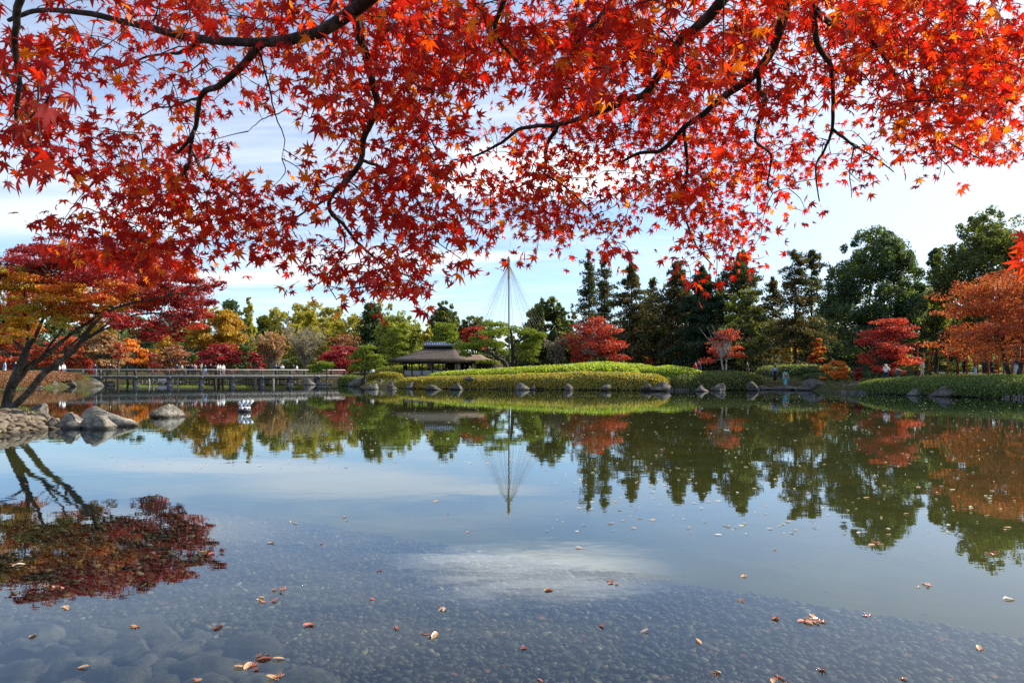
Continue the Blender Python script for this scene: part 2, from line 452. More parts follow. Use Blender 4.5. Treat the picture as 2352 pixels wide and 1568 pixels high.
def gz(x, y):
    x = np.asarray(x, float); y = np.asarray(y, float)
    d = sdf(x, y)
    z = np.where(d < 0, np.maximum(-0.75, 0.02 + 0.35 * d), 0.02 + 0.42 * (1 - np.exp(-np.maximum(d, 0) / 0.5)) + 0.95 * (1 - np.exp(-np.maximum(d, 0) / 7.0)))
    near = np.exp(-(((x + 20) / 14) ** 2 + ((y - 22) / 8) ** 2))
    z = z - near * np.where(d > 0, 0.55 * (1 - np.exp(-np.maximum(d, 0) / 3)), 0)
    z = z + 0.9 * np.exp(-(((x - 6) / 9) ** 2 + ((y - 76) / 6) ** 2)) * (d > 0) + 0.55 * np.exp(-(((x + 52) / 9) ** 2 + ((y - 80) / 9) ** 2)) * (d > 0)
    z = z + np.where((d > 0) & (y > 60), np.clip((y - 105) * 0.012, 0, 1.6), 0)
    z = z + 0.04 * np.sin(x * 0.9 + 1.3 * np.sin(y * 0.7)) * (d > 1)
    return z


def g1(x, y):
    return float(gz(np.array([x]), np.array([y]))[0])


def build_ground():
    xs = np.concatenate([[-2500, -900, -400, -220], np.arange(-130, -34, 1.6), np.arange(-34, 42, 0.7), np.arange(42, 120, 1.6), [220, 400, 900, 2500]])
    ys = np.concatenate([[-900, -200, -60], np.arange(-20, 32, 0.6), np.arange(32, 130, 1.0), np.arange(130, 250, 6), [300, 450, 900, 2500]])
    gx, gy = np.meshgrid(xs, ys)
    z = gz(gx, gy)
    d = sdf(gx, gy)
    n, m = gx.shape
    i = np.arange(n - 1)[:, None] * m + np.arange(m - 1)[None]
    f = np.stack([i, i + 1, i + m + 1, i + m], -1).reshape(-1, 4)
    v = np.stack([gx, gy, z], -1).reshape(-1, 3)
    inside = (d.ravel()[f] < -0.3).all(1)
    for nm, sel, mt in (('ground', ~inside, 'soil'), ('pond_bed', inside, 'silt')):
        ff = f[sel]
        used, inv = np.unique(ff, return_inverse=True)
        o = link(nm, mesh(nm, v[used], inv.reshape(-1, 4), smooth=True, mats=[M[mt]]), kind='structure')
        if nm == 'pond_bed':
            bed = o
    q = np.array([[-78, 1.0, 0], [64, 1.0, 0], [64, 126, 0], [-78, 126, 0]], float)
    link('water', mesh('water', q, np.array([[0, 1, 2, 3]]), mats=[M['water']]), kind='structure')
    return bed


pond_bed = build_ground()

# gravel apron on the pond floor near the camera: a raised, straight-edged bed
ZB = -0.42


def build_gravel():
    edge = [(-14.0, 16.0), (-1.9, 8.68), (3.9, 5.18), (9.5, 2.0)]
    poly = np.array([(-14, 2.0)] + edge)
    n = len(poly)
    v = np.vstack([np.c_[poly, np.full(n, ZB)], np.c_[poly, np.full(n, ZB - 0.4)]])
    top = np.arange(n)[None, ::-1]
    side = np.array([[i, (i + 1) % n, n + (i + 1) % n, n + i] for i in range(n)])
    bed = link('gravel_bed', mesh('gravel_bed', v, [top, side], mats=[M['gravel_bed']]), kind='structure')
    rng = R(5)
    # pebbles: squashed icosahedra, the joined mass
    t = (1 + 5 ** .5) / 2
    ico = np.array([(-1, t, 0), (1, t, 0), (-1, -t, 0), (1, -t, 0), (0, -1, t), (0, 1, t), (0, -1, -t), (0, 1, -t), (t, 0, -1), (t, 0, 1), (-t, 0, -1), (-t, 0, 1)]) / math.hypot(1, t)
    icf = np.array([(0, 11, 5), (0, 5, 1), (0, 1, 7), (0, 7, 10), (0, 10, 11), (1, 5, 9), (5, 11, 4), (11, 10, 2), (10, 7, 6), (7, 1, 8), (3, 9, 4), (3, 4, 2), (3, 2, 6), (3, 6, 8), (3, 8, 9), (4, 9, 5), (2, 4, 11), (6, 2, 10), (8, 6, 7), (9, 8, 1)])
    N = 30000
    y = 2.9 + 6.8 * rng.random(N) ** 1.25
    x = rng.uniform(-0.80, 0.80, N) * y
    ok = (y < 8.68 - (x + 1.9) * (3.5 / 5.8) - 0.03)
    x, y = x[ok], y[ok]
    N = len(x)
    s = rng.lognormal(math.log(0.023), 0.34, N).clip(0.010, 0.055)
    sc = np.stack([s * rng.uniform(0.9, 1.6, N), s * rng.uniform(0.7, 1.1, N), s * rng.uniform(0.35, 0.6, N)], 1)
    a = rng.uniform(0, 2 * math.pi, N)
    vv = ico[None] * sc[:, None] * rng.uniform(0.85, 1.12, (N, 12, 1))
    ca, sa = np.cos(a)[:, None], np.sin(a)[:, None]
    tilt = rng.normal(0, 0.25, N)[:, None]
    vx = vv[..., 0] * ca - vv[..., 1] * sa
    vy = vv[..., 0] * sa + vv[..., 1] * ca
    vz = vv[..., 2] + vx * tilt
    pos = np.stack([vx + x[:, None], vy + y[:, None], vz + ZB + 0.004 + rng.uniform(0, 0.022, N)[:, None]], -1).reshape(-1, 3)
    ff = (icf[None] + (np.arange(N) * 12)[:, None, None]).reshape(-1, 3)
    base = np.array([(0.070, 0.078, 0.062), (0.10, 0.105, 0.07), (0.145, 0.14, 0.075), (0.05, 0.06, 0.058), (0.30, 0.26, 0.15), (0.36, 0.35, 0.27)])
    col = base[rng.choice(6, N, p=[.32, .22, .13, .22, .07, .04])] * rng.uniform(0.75, 1.3, (N, 1))
    link('pebbles', mesh('pebbles', pos, ff, np.repeat(col, 12, 0), True, [M['pebble']]), bed, kind='stuff')
    return bed


gravel_bed = build_gravel()


def rock_mesh(name, seed, sub=3, rough=0.22, flat=1.0, facet=5, tint=1.0, taper=0.0, lean=0.0):
    """an irregular boulder: a sphere cut by random planes, then roughened"""
    rng = R(seed)
    bm_me = bpy.data.meshes.new('tmp')
    import bmesh
    bm = bmesh.new()
    bmesh.ops.create_icosphere(bm, subdivisions=sub, radius=1)
    v = np.array([q.co for q in bm.verts])
    f = np.array([[q.index for q in fc.verts] for fc in bm.faces])
    bm.free()
    bpy.data.meshes.remove(bm_me)
    from mathutils import noise
    for _ in range(facet + 2):
        n = rng.normal(size=3); n[2] = n[2] * 0.8 + 0.15; n /= np.linalg.norm(n)
        h = rng.uniform(0.42, 0.82)
        over = v @ n - h
        v = v - np.maximum(over, 0)[:, None] * n * 0.97
    off = Vector(rng.uniform(-50, 50, 3))
    for k, amp in ((1.1, rough * 1.3), (2.6, rough * 0.6), (6.0, rough * 0.28), (13.0, rough * 0.12)):
        dsp = np.array([noise.noise(Vector(q) * k + off) for q in v])
        v = v * (1 + amp * dsp[:, None])
    zz = (v[:, 2] - v[:, 2].min()) / (v[:, 2].max() - v[:, 2].min())
    v[:, :2] *= (1 - taper * np.clip(zz - 0.45, 0, 1) / 0.55)[:, None]
    v[:, 0] += lean * np.clip(zz - 0.45, 0, 1)
    v[:, 2] *= flat
    v -= (v.max(0) + v.min(0)) / 2
    v /= (v.max(0) - v.min(0)) / 2
    return mesh(name, v, f, np.full((len(v), 3), tint), True, [M['rock']])


ROCKS = [rock_mesh('rock', 100 + i, 3, 0.24, tint=(0.62, 0.8, 0.55)[i % 3], taper=(0.6, 0.5, 0.75, 0.35)[i % 4], lean=(0.3, -0.3, 0.5, -0.1, 0.1)[i % 5]) for i in range(10)]  # tones vary; all darker than the boulders, bank shade put into the tint
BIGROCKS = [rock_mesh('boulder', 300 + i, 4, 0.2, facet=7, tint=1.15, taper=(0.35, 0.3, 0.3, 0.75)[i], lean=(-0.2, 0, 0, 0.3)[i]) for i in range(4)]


def rock(u0, u1, vt, vb, D, label, k, depth=0.8, rz=0.0, big=False, group='boulders along the water', sink=0.8, name='rock', asy=0.0):
    w = (u1 - u0) / FOC * D / 2
    zt, zb = Z(vt, D), min(Z(vb, D), Z(vt, D) - 0.05)
    h = (zt - zb) / 2 * (1 + sink)
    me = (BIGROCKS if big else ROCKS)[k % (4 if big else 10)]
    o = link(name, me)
    o.location = (X((u0 + u1) / 2, D), D + w * depth * 0.3, zt - h)
    o.scale = (w * 1.05, w * depth, h)
    o.rotation_euler = (0, 0, 0.0)
    if rz:
        o.rotation_euler = (rz * 0.15, rz * 0.1, rz)
    o['label'], o['category'], o['group'] = label, 'rock', group
    return o


# ------------------------------------------------------------------ foliage and tree builders
class Foliage:
    def __init__(self, seed):
        self.rng = R(seed)
        self.c, self.n, self.s, self.t, self.a = [], [], [], [], []

    def pts(self, c, n, size, tint, asp=0.62):
        k = len(c)
        self.c.append(c); self.n.append(n)
        self.s.append(np.broadcast_to(size, (k,)) * self.rng.uniform(0.65, 1.35, k))
        self.t.append(np.broadcast_to(tint, (k, 3)))
        self.a.append(np.full(k, asp))

    def clump(self, c, r, n, size, pal, up=0.25, jit=0.22, shell=0.6, rnd=0.9, asp=0.62, bright=0.15):
        rng = self.rng
        n = max(int(n), 4)
        d = rng.normal(size=(n, 3)); d /= np.linalg.norm(d, axis=1)[:, None]
        rr = rng.uniform(shell ** 3, 1, n) ** (1 / 3) * rng.uniform(0.85, 1.12, n)
        p = c + d * rr[:, None] * np.asarray(r)
        nr = d + rng.normal(size=(n, 3)) * rnd + np.array([0, 0, up])
        pal = np.asarray(pal)
        w = rng.dirichlet(np.ones(len(pal)) * 0.4)
        col = pal[rng.choice(len(pal), n, p=w)] * (1 + rng.uniform(-bright, bright)) * rng.uniform(1 - jit, 1 + jit, (n, 1))
        self.pts(p, nr, size, col, asp)

    def build(self, name, mat, parent, base, fold=0.0, **props):
        if not self.c:
            return None
        rng = self.rng
        c = np.concatenate(self.c); nr = np.concatenate(self.n); s = np.concatenate(self.s); t = np.concatenate(self.t); asp = np.concatenate(self.a)
        nr = nr / (np.linalg.norm(nr, axis=1)[:, None] + 1e-9)
        q = rng.normal(size=c.shape)
        a = np.cross(nr, q); a /= np.linalg.norm(a, axis=1)[:, None] + 1e-9
        b = np.cross(nr, a)
        a = a * s[:, None]; b = b * (s * asp)[:, None]
        sk = rng.uniform(-0.3, 0.3, (len(c), 1))
        v = np.stack([c + a, c + b + a * sk, c - a, c - b + a * sk], 1).reshape(-1, 3) - np.asarray(base)
        f = np.arange(len(c) * 4).reshape(-1, 4)
        me = mesh(name, v, f, np.repeat(t.clip(0.002, 0.95), 4, 0), False, [M[mat]])
        return link(name, me, parent, **props)


# palettes: plain leaf colours
GREEN_D = [(0.046, 0.078, 0.026), (0.062, 0.10, 0.030), (0.036, 0.064, 0.032)]
GREEN_B = [(0.07, 0.095, 0.020), (0.09, 0.115, 0.022), (0.05, 0.075, 0.02)]
GREEN_Y = [(0.20, 0.23, 0.03), (0.16, 0.20, 0.028), (0.25, 0.26, 0.035)]
BAMBOO = [(0.32, 0.30, 0.030), (0.38, 0.32, 0.035), (0.22, 0.25, 0.03), (0.42, 0.34, 0.04)]
FIR = [(0.048, 0.072, 0.036), (0.062, 0.082, 0.034), (0.12, 0.078, 0.030), (0.042, 0.066, 0.040)]
FIRB = [(0.052, 0.068, 0.030), (0.15, 0.09, 0.032), (0.11, 0.075, 0.028), (0.046, 0.064, 0.032)]
PINE = [(0.17, 0.22, 0.03), (0.20, 0.25, 0.032), (0.12, 0.17, 0.028)]
CRIM = [(0.27, 0.018, 0.024), (0.33, 0.026, 0.028), (0.20, 0.014, 0.022)]
SCAR = [(0.36, 0.040, 0.022), (0.32, 0.025, 0.02), (0.40, 0.07, 0.025)]
ORNG = [(0.55, 0.17, 0.02), (0.60, 0.24, 0.025), (0.50, 0.10, 0.02)]
RUST = [(0.40, 0.085, 0.03), (0.46, 0.12, 0.035), (0.32, 0.055, 0.03)]
YELL = [(0.55, 0.33, 0.03), (0.48, 0.27, 0.025), (0.42, 0.20, 0.02)]
TANB = [(0.42, 0.25, 0.12), (0.36, 0.18, 0.09), (0.30, 0.16, 0.09)]
BRWN = [(0.26, 0.10, 0.05), (0.34, 0.14, 0.06), (0.22, 0.09, 0.055)]
GREY = [(0.20, 0.17, 0.14), (0.26, 0.22, 0.18)]
CARD_PX = 2.7


def limbs(geo, start, ends, r0, rng, sag=0.0, sides=5):
    for e in ends:
        e = np.asarray(e, float)
        d = e - start
        mid = start + d * 0.5 + rng.normal(size=3) * np.linalg.norm(d) * 0.08 + np.array([0, 0, np.linalg.norm(d) * sag])
        p = spline([start, mid, e], 4)
        geo.tube(p, np.linspace(r0, r0 * 0.22, len(p)), sides)


def broadleaf(u, D, vt, wpx, label, pal, seed, vb=None, vbase=None, group=None, name='broadleaf_tree', mat='foliage', cat='tree', cover=2.6, px=CARD_PX,
              nclump=34, cr=0.30, flat=0.8, power=2.2, trunk='bark', lean=0.0, ry=0.85, shell=0.55, up=0.25, edge=0.12, stems=1, bright=0.15):
    """a domed crown of many leaf clumps on a forked trunk"""
    rng = R(seed)
    x = X(u, D)
    bz = g1(x, D) if vbase is None else Z(vbase, D)
    base = np.array([x, D, bz])
    t = thing(name, label, cat, base, group)
    zt = Z(vt, D)
    zb = Z(vb, D) if vb is not None else bz + (zt - bz) * 0.25
    rx = wpx / FOC * D / 2
    cz, rz = (zt + zb) / 2, (zt - zb) / 2
    cx = x + lean
    F = Foliage(seed)
    n_all = 1.55 * cover * (math.pi * wpx / 2 * (rz / D * FOC)) / (px * px * 2 * 0.62 * 0.6)
    cl = []
    for i in range(nclump):
        d = rng.normal(size=3); d /= np.linalg.norm(d)
        d = np.sign(d) * np.abs(d) ** (2 / power) if power else d
        d /= max(np.linalg.norm(d), 1e-6)
        q = rng.uniform(0.3, 1.0) ** 0.5 * (1 - cr * 0.62)
        wid = 1.0 - 0.28 * max(d[2], 0) * q
        c = np.array([cx + d[0] * q * rx * wid, D + d[1] * q * rx * ry, cz + d[2] * q * rz])
        k = cr * rng.uniform(0.65, 1.25)
        cl.append((c, np.array([rx * k, rx * k * ry, min(rx, rz * 1.2) * k * flat])))
    vol = np.array([q[1].prod() ** (2 / 3) for q in cl]); vol /= vol.sum()
    for (c, r), w in zip(cl, vol):
        F.clump(c, r, n_all * w, px / FOC * D, pal, up=up, shell=shell, bright=bright)
    # loose sprays at the outline
    for i in range(int(nclump * 1.2)):
        d = rng.normal(size=3); d /= np.linalg.norm(d)
        c = np.array([cx + d[0] * rx * 0.92 * (1 - 0.2 * max(d[2], 0)), D + d[1] * rx * ry * 0.92, cz + d[2] * rz * 0.93])
        F.clump(c, np.array([rx, rx, rz * flat]) * edge * rng.uniform(0.5, 1.2), n_all / nclump * 0.18, px / FOC * D, pal, up=up, shell=0.1)
    G = Geo()
    tr = max(0.06, (zt - bz) * 0.018)
    for s in range(stems):
        o = np.array([rng.normal() * tr * 1.5, rng.normal() * tr, 0]) if stems > 1 else np.zeros(3)
        fork = np.array([x + lean * 0.4, D, bz + (zb - bz) * 0.75 + rz * 0.15]) + (o * 5 if stems > 1 else 0)
        p = spline([base + o - [0, 0, 0.25], (base + fork) / 2 + o + rng.normal(size=3) * [tr, tr, 0], fork], 4)
        G.tube(p, np.linspace(tr * 1.25, tr * 0.7, len(p)), 7)
        pick = rng.choice(nclump, min(9, nclump), replace=False)
        limbs(G, fork, [cl[i][0] for i in pick], tr * 0.5, rng, 0.05)
    G.build('trunk', M[trunk], t, base, True)
    F.build('crown', mat, t, base)
    return t


def layered_maple(u, D, vt, wpx, label, pal, seed, vb, vbase=None, group=None, name='maple_tree', trunk='bark', cover=2.0, px=CARD_PX, layers=6, pads=26, stems=3, lean=0.0, bare=0.0, cat='tree', droop=0.0, mat='autumn'):
    """a low spreading maple: flat pads of leaves carried in tiers by forked limbs"""
    rng = R(seed)
    x = X(u, D)
    bz = g1(x, D) if vbase is None else Z(vbase, D)
    base = np.array([x - lean, D, bz])
    t = thing(name, label, cat, base, group)
    zt, zb = Z(vt, D), Z(vb, D)
    rx = wpx / FOC * D / 2
    F = Foliage(seed)
    n_all = cover * (0.78 * wpx * ((zt - zb) / D * FOC)) / (px * px * 2 * 0.62 * 0.6)
    cl = []
    for i in range(pads):
        h = (i + 0.5) / pads
        h = h + rng.normal() * 0.05
        env = math.sqrt(max(0.05, 1 - (h * 0.97) ** 2.2)) if h > 0.25 else 0.80 + 0.5 * h
        a = rng.uniform(0, 2 * math.pi)
        q = rng.uniform(0.1, 0.92) ** 0.6 * env
        c = np.array([x + math.cos(a) * q * rx * 0.86, D + math.sin(a) * q * rx * 0.8, zb + (zt - zb) * (h * 0.92) - droop * rx * q * q])
        k = rng.uniform(0.22, 0.40)
        cl.append((c, np.array([rx * k, rx * k, min(rx * k * 0.36, (zt - zb) * 0.14)])))
    for c, r in cl:
        F.clump(c, r, n_all / pads, px / FOC * D, pal, up=0.8, shell=0.1, rnd=0.7)
        for _ in range(3):
            d = rng.normal(size=3); d[2] *= 0.2; d /= np.linalg.norm(d)
            F.clump(c + d * r * 1.1, r * 0.35, n_all / pads * 0.12, px / FOC * D, pal, up=0.8, shell=0.1)
    G = Geo()
    tr = max(0.05, (zt - bz) * 0.022)
    for s in range(stems):
        a = 2 * math.pi * s / stems + rng.uniform(0, 1)
        fork = np.array([x - lean * 0.5 + math.cos(a) * rx * 0.18, D + math.sin(a) * rx * 0.15, bz + (zb - bz) * 0.75 + (zt - zb) * 0.15])
        o = np.array([math.cos(a), math.sin(a), 0]) * tr * 0.9
        p = spline([base + o - [0, 0, 0.3], (base + fork) / 2 + o + rng.normal(size=3) * tr * 0.5, fork], 4)
        G.tube(p, np.linspace(tr, tr * 0.65, len(p)), 6)
        mine = [c for c, r in cl if (c - fork)[0] * math.cos(a) + (c - fork)[1] * math.sin(a) > -0.15 * rx][:12]
        limbs(G, fork, mine, tr * 0.5, rng, 0.06)
        if bare:
            for _ in range(int(10 * bare)):
                e = np.array([x + rng.normal() * rx * 0.5, D + rng.normal() * rx * 0.3, zt - (zt - zb) * rng.uniform(-0.05, 0.4)])
                limbs(G, fork, [e], tr * 0.35, rng, 0.05, 4)
    G.build('trunk', M[trunk], t, base, True)
    F.build('crown', mat, t, base)
    return t


def fir(u, D, vt, wpx, label, pal, seed, vlow=845, group=None, name='fir_tree', dens=1.0, droop=0.15, px=2.6, taper=0.8, sparse=0.0, mat='needle', lean=0.0, cat='tree', ragged=0.5):
    """a conifer: straight stem, tiers of branches, each branch with sprays of needles"""
    rng = R(seed)
    x = X(u, D)
    bz = g1(x, D)
    base = np.array([x, D, bz])
    t = thing(name, label, cat, base, group)
    zt, zl = Z(vt, D), Z(vlow, D)
    Rm = wpx / FOC * D / 2
    Hh = zt - zl
    G, F = Geo(), Foliage(seed)
    p = np.array([base - [0, 0, 0.3], base + [lean * .5, 0, (zt - bz) * 0.5], [x + lean, D, zt - 0.1]])
    tr = (zt - bz) * 0.011 + 0.06
    G.tube(spline(p, 6), np.linspace(tr, 0.03, 13), 7)
    nb = int(120 * dens * (1 + Hh / 30))
    Rm = Rm * 1.9
    wpx = wpx * 1.35
    n_all = 3.1 * dens * (0.5 * wpx * (Hh / D * FOC)) / (px * px * 2 * 0.5 * 0.6) * 2.1
    per = max(6, int(n_all / nb))
    s = px / FOC * D
    gap = rng.uniform(0.45, 1.25, 24)
    for i in range(nb):
        h = rng.random() ** 0.9
        if rng.random() < sparse * (0.5 + 0.5 * math.sin(h * 31)):
            continue
        Lb = Rm * ((1 - h) ** taper * 0.95 + 0.05) * gap[int(h * 23)] * rng.uniform(1 - ragged, 1.15)
        a = rng.uniform(0, 2 * math.pi)
        z0 = zl + Hh * h
        o = np.array([x + lean * h, D, z0])
        up = 0.25 * h + 0.05
        q = np.linspace(0, 1, 4)[:, None]
        d = np.array([math.cos(a), math.sin(a), 0])
        br = o + d * q * Lb + np.array([0, 0, 1.0]) * (Lb * (up * q - (droop + 0.2 * (1 - h)) * q ** 2))
        G.tube(br, np.linspace(0.045, 0.012, 4) * (0.5 + Lb / 4), 3)
        m = max(5, int(per * (0.35 + Lb / Rm)))
        w = rng.uniform(0.12, 1.03, m)
        side = np.array([-math.sin(a), math.cos(a), 0])
        sp = Lb * 0.26 * (1.15 - w)[:, None] + 0.08
        c = o + d * (w * Lb)[:, None] + side * rng.normal(size=(m, 1)) * sp + np.array([0, 0, 1.0]) * (Lb * (up * w - (droop + 0.2 * (1 - h)) * w ** 2) + rng.normal(size=m) * s * 1.1)[:, None]
        nr = rng.normal(size=(m, 3)) + np.array([0, 0, 0.9])
        pl = np.asarray(pal)
        wt = rng.dirichlet(np.ones(len(pl)) * 0.8)
        F.pts(c, nr, s * 1.15, pl[rng.choice(len(pl), m, p=wt)] * rng.uniform(0.75, 1.25, (m, 1)), 0.45)
    F.clump(np.array([x + lean, D, zt - s * 2]), np.array([s * 2, s * 2, s * 4]), 24, s, pal, shell=0.1)
    G.build('trunk', M['bark'], t, base, True)
    F.build('crown', mat, t, base)
    return t


def twiggy(u, D, vt, wpx, label, seed, vb, vbase=None, pal=None, trunk='bark_pale', leaves=0.4, group=None, name='bare_tree', cat='tree', n1=9, px=2.0):
    """a nearly bare tree: fans of thin twigs, a thin veil of leaves"""
    rng = R(seed)
    x = X(u, D)
    bz = g1(x, D) if vbase is None else Z(vbase, D)
    base = np.array([x, D, bz])
    t = thing(name, label, cat, base, group)
    zt, zb = Z(vt, D), Z(vb, D)
    rx = wpx / FOC * D / 2
    G, F = Geo(), Foliage(seed)
    tr = 0.035 + (zt - bz) * 0.012
    fork = base + [0, 0, (zb - bz) * 0.6 + 0.2]
    G.tube(spline([base - [0, 0, 0.2], base + (fork - base) * 0.5 + rng.normal(size=3) * 0.03, fork], 3), np.linspace(tr * 1.2, tr, 7), 6)
    tips = []
    for i in range(n1):
        a = 2 * math.pi * i / n1 + rng.normal() * 0.3
        e = np.array([x + math.cos(a) * rx * rng.uniform(0.3, 0.8), D + math.sin(a) * rx * 0.6, zb + (zt - zb) * rng.uniform(0.45, 0.8)])
        p = spline([fork, fork + (e - fork) * 0.45 + [0, 0, (zt - zb) * 0.1], e], 4)
        G.tube(p, np.linspace(tr * 0.6, tr * 0.2, len(p)), 4)
        for j in range(8):
            o = p[rng.integers(2, len(p))]
            d = (o - fork); d /= np.linalg.norm(d)
            e2 = o + (d + rng.normal(size=3) * 0.55 + [0, 0, 0.25]) * rx * rng.uniform(0.25, 0.5)
            e2[2] = min(e2[2], zt)
            p2 = spline([o, (o + e2) / 2 + rng.normal(size=3) * rx * 0.03, e2], 3)
            G.tube(p2, np.linspace(tr * 0.2, tr * 0.09, len(p2)), 3)
            for k in range(6):
                o3 = p2[rng.integers(1, len(p2))]
                e3 = o3 + (d + rng.normal(size=3) * 0.6 + [0, 0, 0.2]) * rx * rng.uniform(0.12, 0.28)
                G.tube(np.array([o3, (o3 + e3) / 2 + rng.normal(size=3) * rx * 0.02, e3]), [tr * 0.1, tr * 0.08, tr * 0.05], 3)
                tips.append(e3)
    G.build('trunk', M[trunk], t, base)
    if leaves:
        for e in tips:
            F.clump(e, np.full(3, rx * 0.09), 14 * leaves, px / FOC * D, pal or TANB, shell=0.1)
        F.build('crown', 'autumn', t, base)
    return t


def pads_pine(label, base, trunks, pads, seed, name='pine_tree', group=None, px=2.3, cover=3.0, rt=0.2, cat='tree', pal=PINE):
    """a trained pine: trunks = lists of world points, pads = (u0,u1,vtop,vbottom,D)"""
    rng = R(seed)
    t = thing(name, label, cat, base, group)
    G = Geo()
    nodes = []
    for i, tk in enumerate(trunks):
        p = spline(tk, 5)
        G.tube(p, np.linspace(rt, rt * 0.35, len(p)) * (1 if i == 0 else 0.6), 7)
        nodes.append(p)
    nodes = np.vstack(nodes)
    for k, (u0, u1, v0, v1, D) in enumerate(pads):
        c = P((u0 + u1) / 2, (v0 + v1) / 2, D)
        rx = (u1 - u0) / FOC * D / 2
        rz = (v1 - v0) / FOC * D / 2 * 1.35
        # a limb from the nearest trunk point
        i = np.argmin(np.linalg.norm((nodes - (c - [0, 0, rz])) * [1, 1, 1.4], axis=1))
        limbs(G, nodes[i], [c - [0, 0, rz * 0.6]], rt * 0.32, rng, -0.03)
        for s in (-0.55, 0.55):
            limbs(G, nodes[i] * 0.4 + c * 0.6 - [0, 0, rz * 0.3], [c + [rx * s, 0, -rz * 0.5]], rt * 0.14, rng, 0, 4)
        F = Foliage(seed * 31 + k)
        nl = max(3, int(rx / (rz * 1.3)) + 2)
        area = (u1 - u0) * (v1 - v0)
        nn = 1.5 * cover * area / (px * px * 2 * 0.5 * 0.6)
        for j in range(nl):
            q = (j + 0.5) / nl * 2 - 1
            for yy in (-0.45, 0.0, 0.45):
                cc = c + np.array([q * rx * 0.82, yy * rx * 0.9 * math.sqrt(max(0.1, 1 - q * q)), rz * (0.34 * (1 - q * q) - 0.25 + rng.normal() * 0.30)])
                rr = np.array([rx / nl * 1.5, rx * 0.34, rz * 0.62 * rng.uniform(0.65, 1.3)])
                n = int(nn / nl / 3)
                d = rng.normal(size=(n, 3)); d[:, 2] = np.abs(d[:, 2]) * 0.9 - 0.25; d /= np.linalg.norm(d, axis=1)[:, None]
                pp = cc + d * rr * rng.uniform(0.75, 1.08, (n, 1))
                pl = np.asarray(pal)
                # needle tufts stand on edge, pointing up and out
                nr = np.cross(d + [0, 0, 0.6], rng.normal(size=(n, 3)))
                F.pts(pp, nr, px / FOC * D, pl[rng.choice(len(pl), n)] * rng.uniform(0.75, 1.3, (n, 1)), 0.42)
        F.build('foliage_pad', 'needle', t, base)
    G.build('trunk', M['bark'], t, base, True)
    return t


def shrub(u0, u1, vt, vb, D, label, pal, seed, group=None, name='shrub', cat='shrub', px=2.4, cover=3.0, depth=0.8, mat='foliage', rnd=0.7, power=1.0, lumpy=0.0):
    """a rounded bush: twiggy core and a coat of leaves"""
    rng = R(seed)
    cx, rx = X((u0 + u1) / 2, D), (u1 - u0) / FOC * D / 2
    zt, zb = Z(vt, D), Z(vb, D)
    base = np.array([cx, D, zb])
    t = thing(name, label, cat, base, group)
    G, F = Geo(), Foliage(seed)
    for i in range(7):
        a = rng.uniform(0, 6.28)
        e = np.array([cx + math.cos(a) * rx * 0.7, D + math.sin(a) * rx * 0.5, zb + (zt - zb) * rng.uniform(0.5, 0.9)])
        limbs(G, base - [0, 0, 0.15], [e], 0.03, rng, 0.05, 4)
    n = cover * 0.8 * (u1 - u0) * (vb - vt) / (px * px * 2 * 0.62 * 0.6) * 1.5
    for lay, sh in ((1.0, 0.7), (0.8, 0.25)):
        m = int(n * (0.72 if lay == 1 else 0.28))
        d = rng.normal(size=(m, 3)); d[:, 2] = np.abs(d[:, 2]); d /= np.linalg.norm(d, axis=1)[:, None]
        rr = lay * rng.uniform(0.90, 1.05, m)
        lump = 1 + lumpy * np.sin(d[:, 0] * 9 + seed) * np.sin(d[:, 1] * 8 + 2) + 0.05 * np.sin(d[:, 0] * 17) * np.cos(d[:, 2] * 13 + seed)
        p = base + d * (rr * lump)[:, None] * [rx, rx * depth, zt - zb]
        pl = np.asarray(pal)
        F.pts(p, d + rng.normal(size=(m, 3)) * rnd, px / FOC * D, pl[rng.choice(len(pl), m)] * rng.uniform(0.75, 1.25, (m, 1)))
    G.build('stem', M['bark'], t, base)
    F.build('foliage', mat, t, base)
    return t


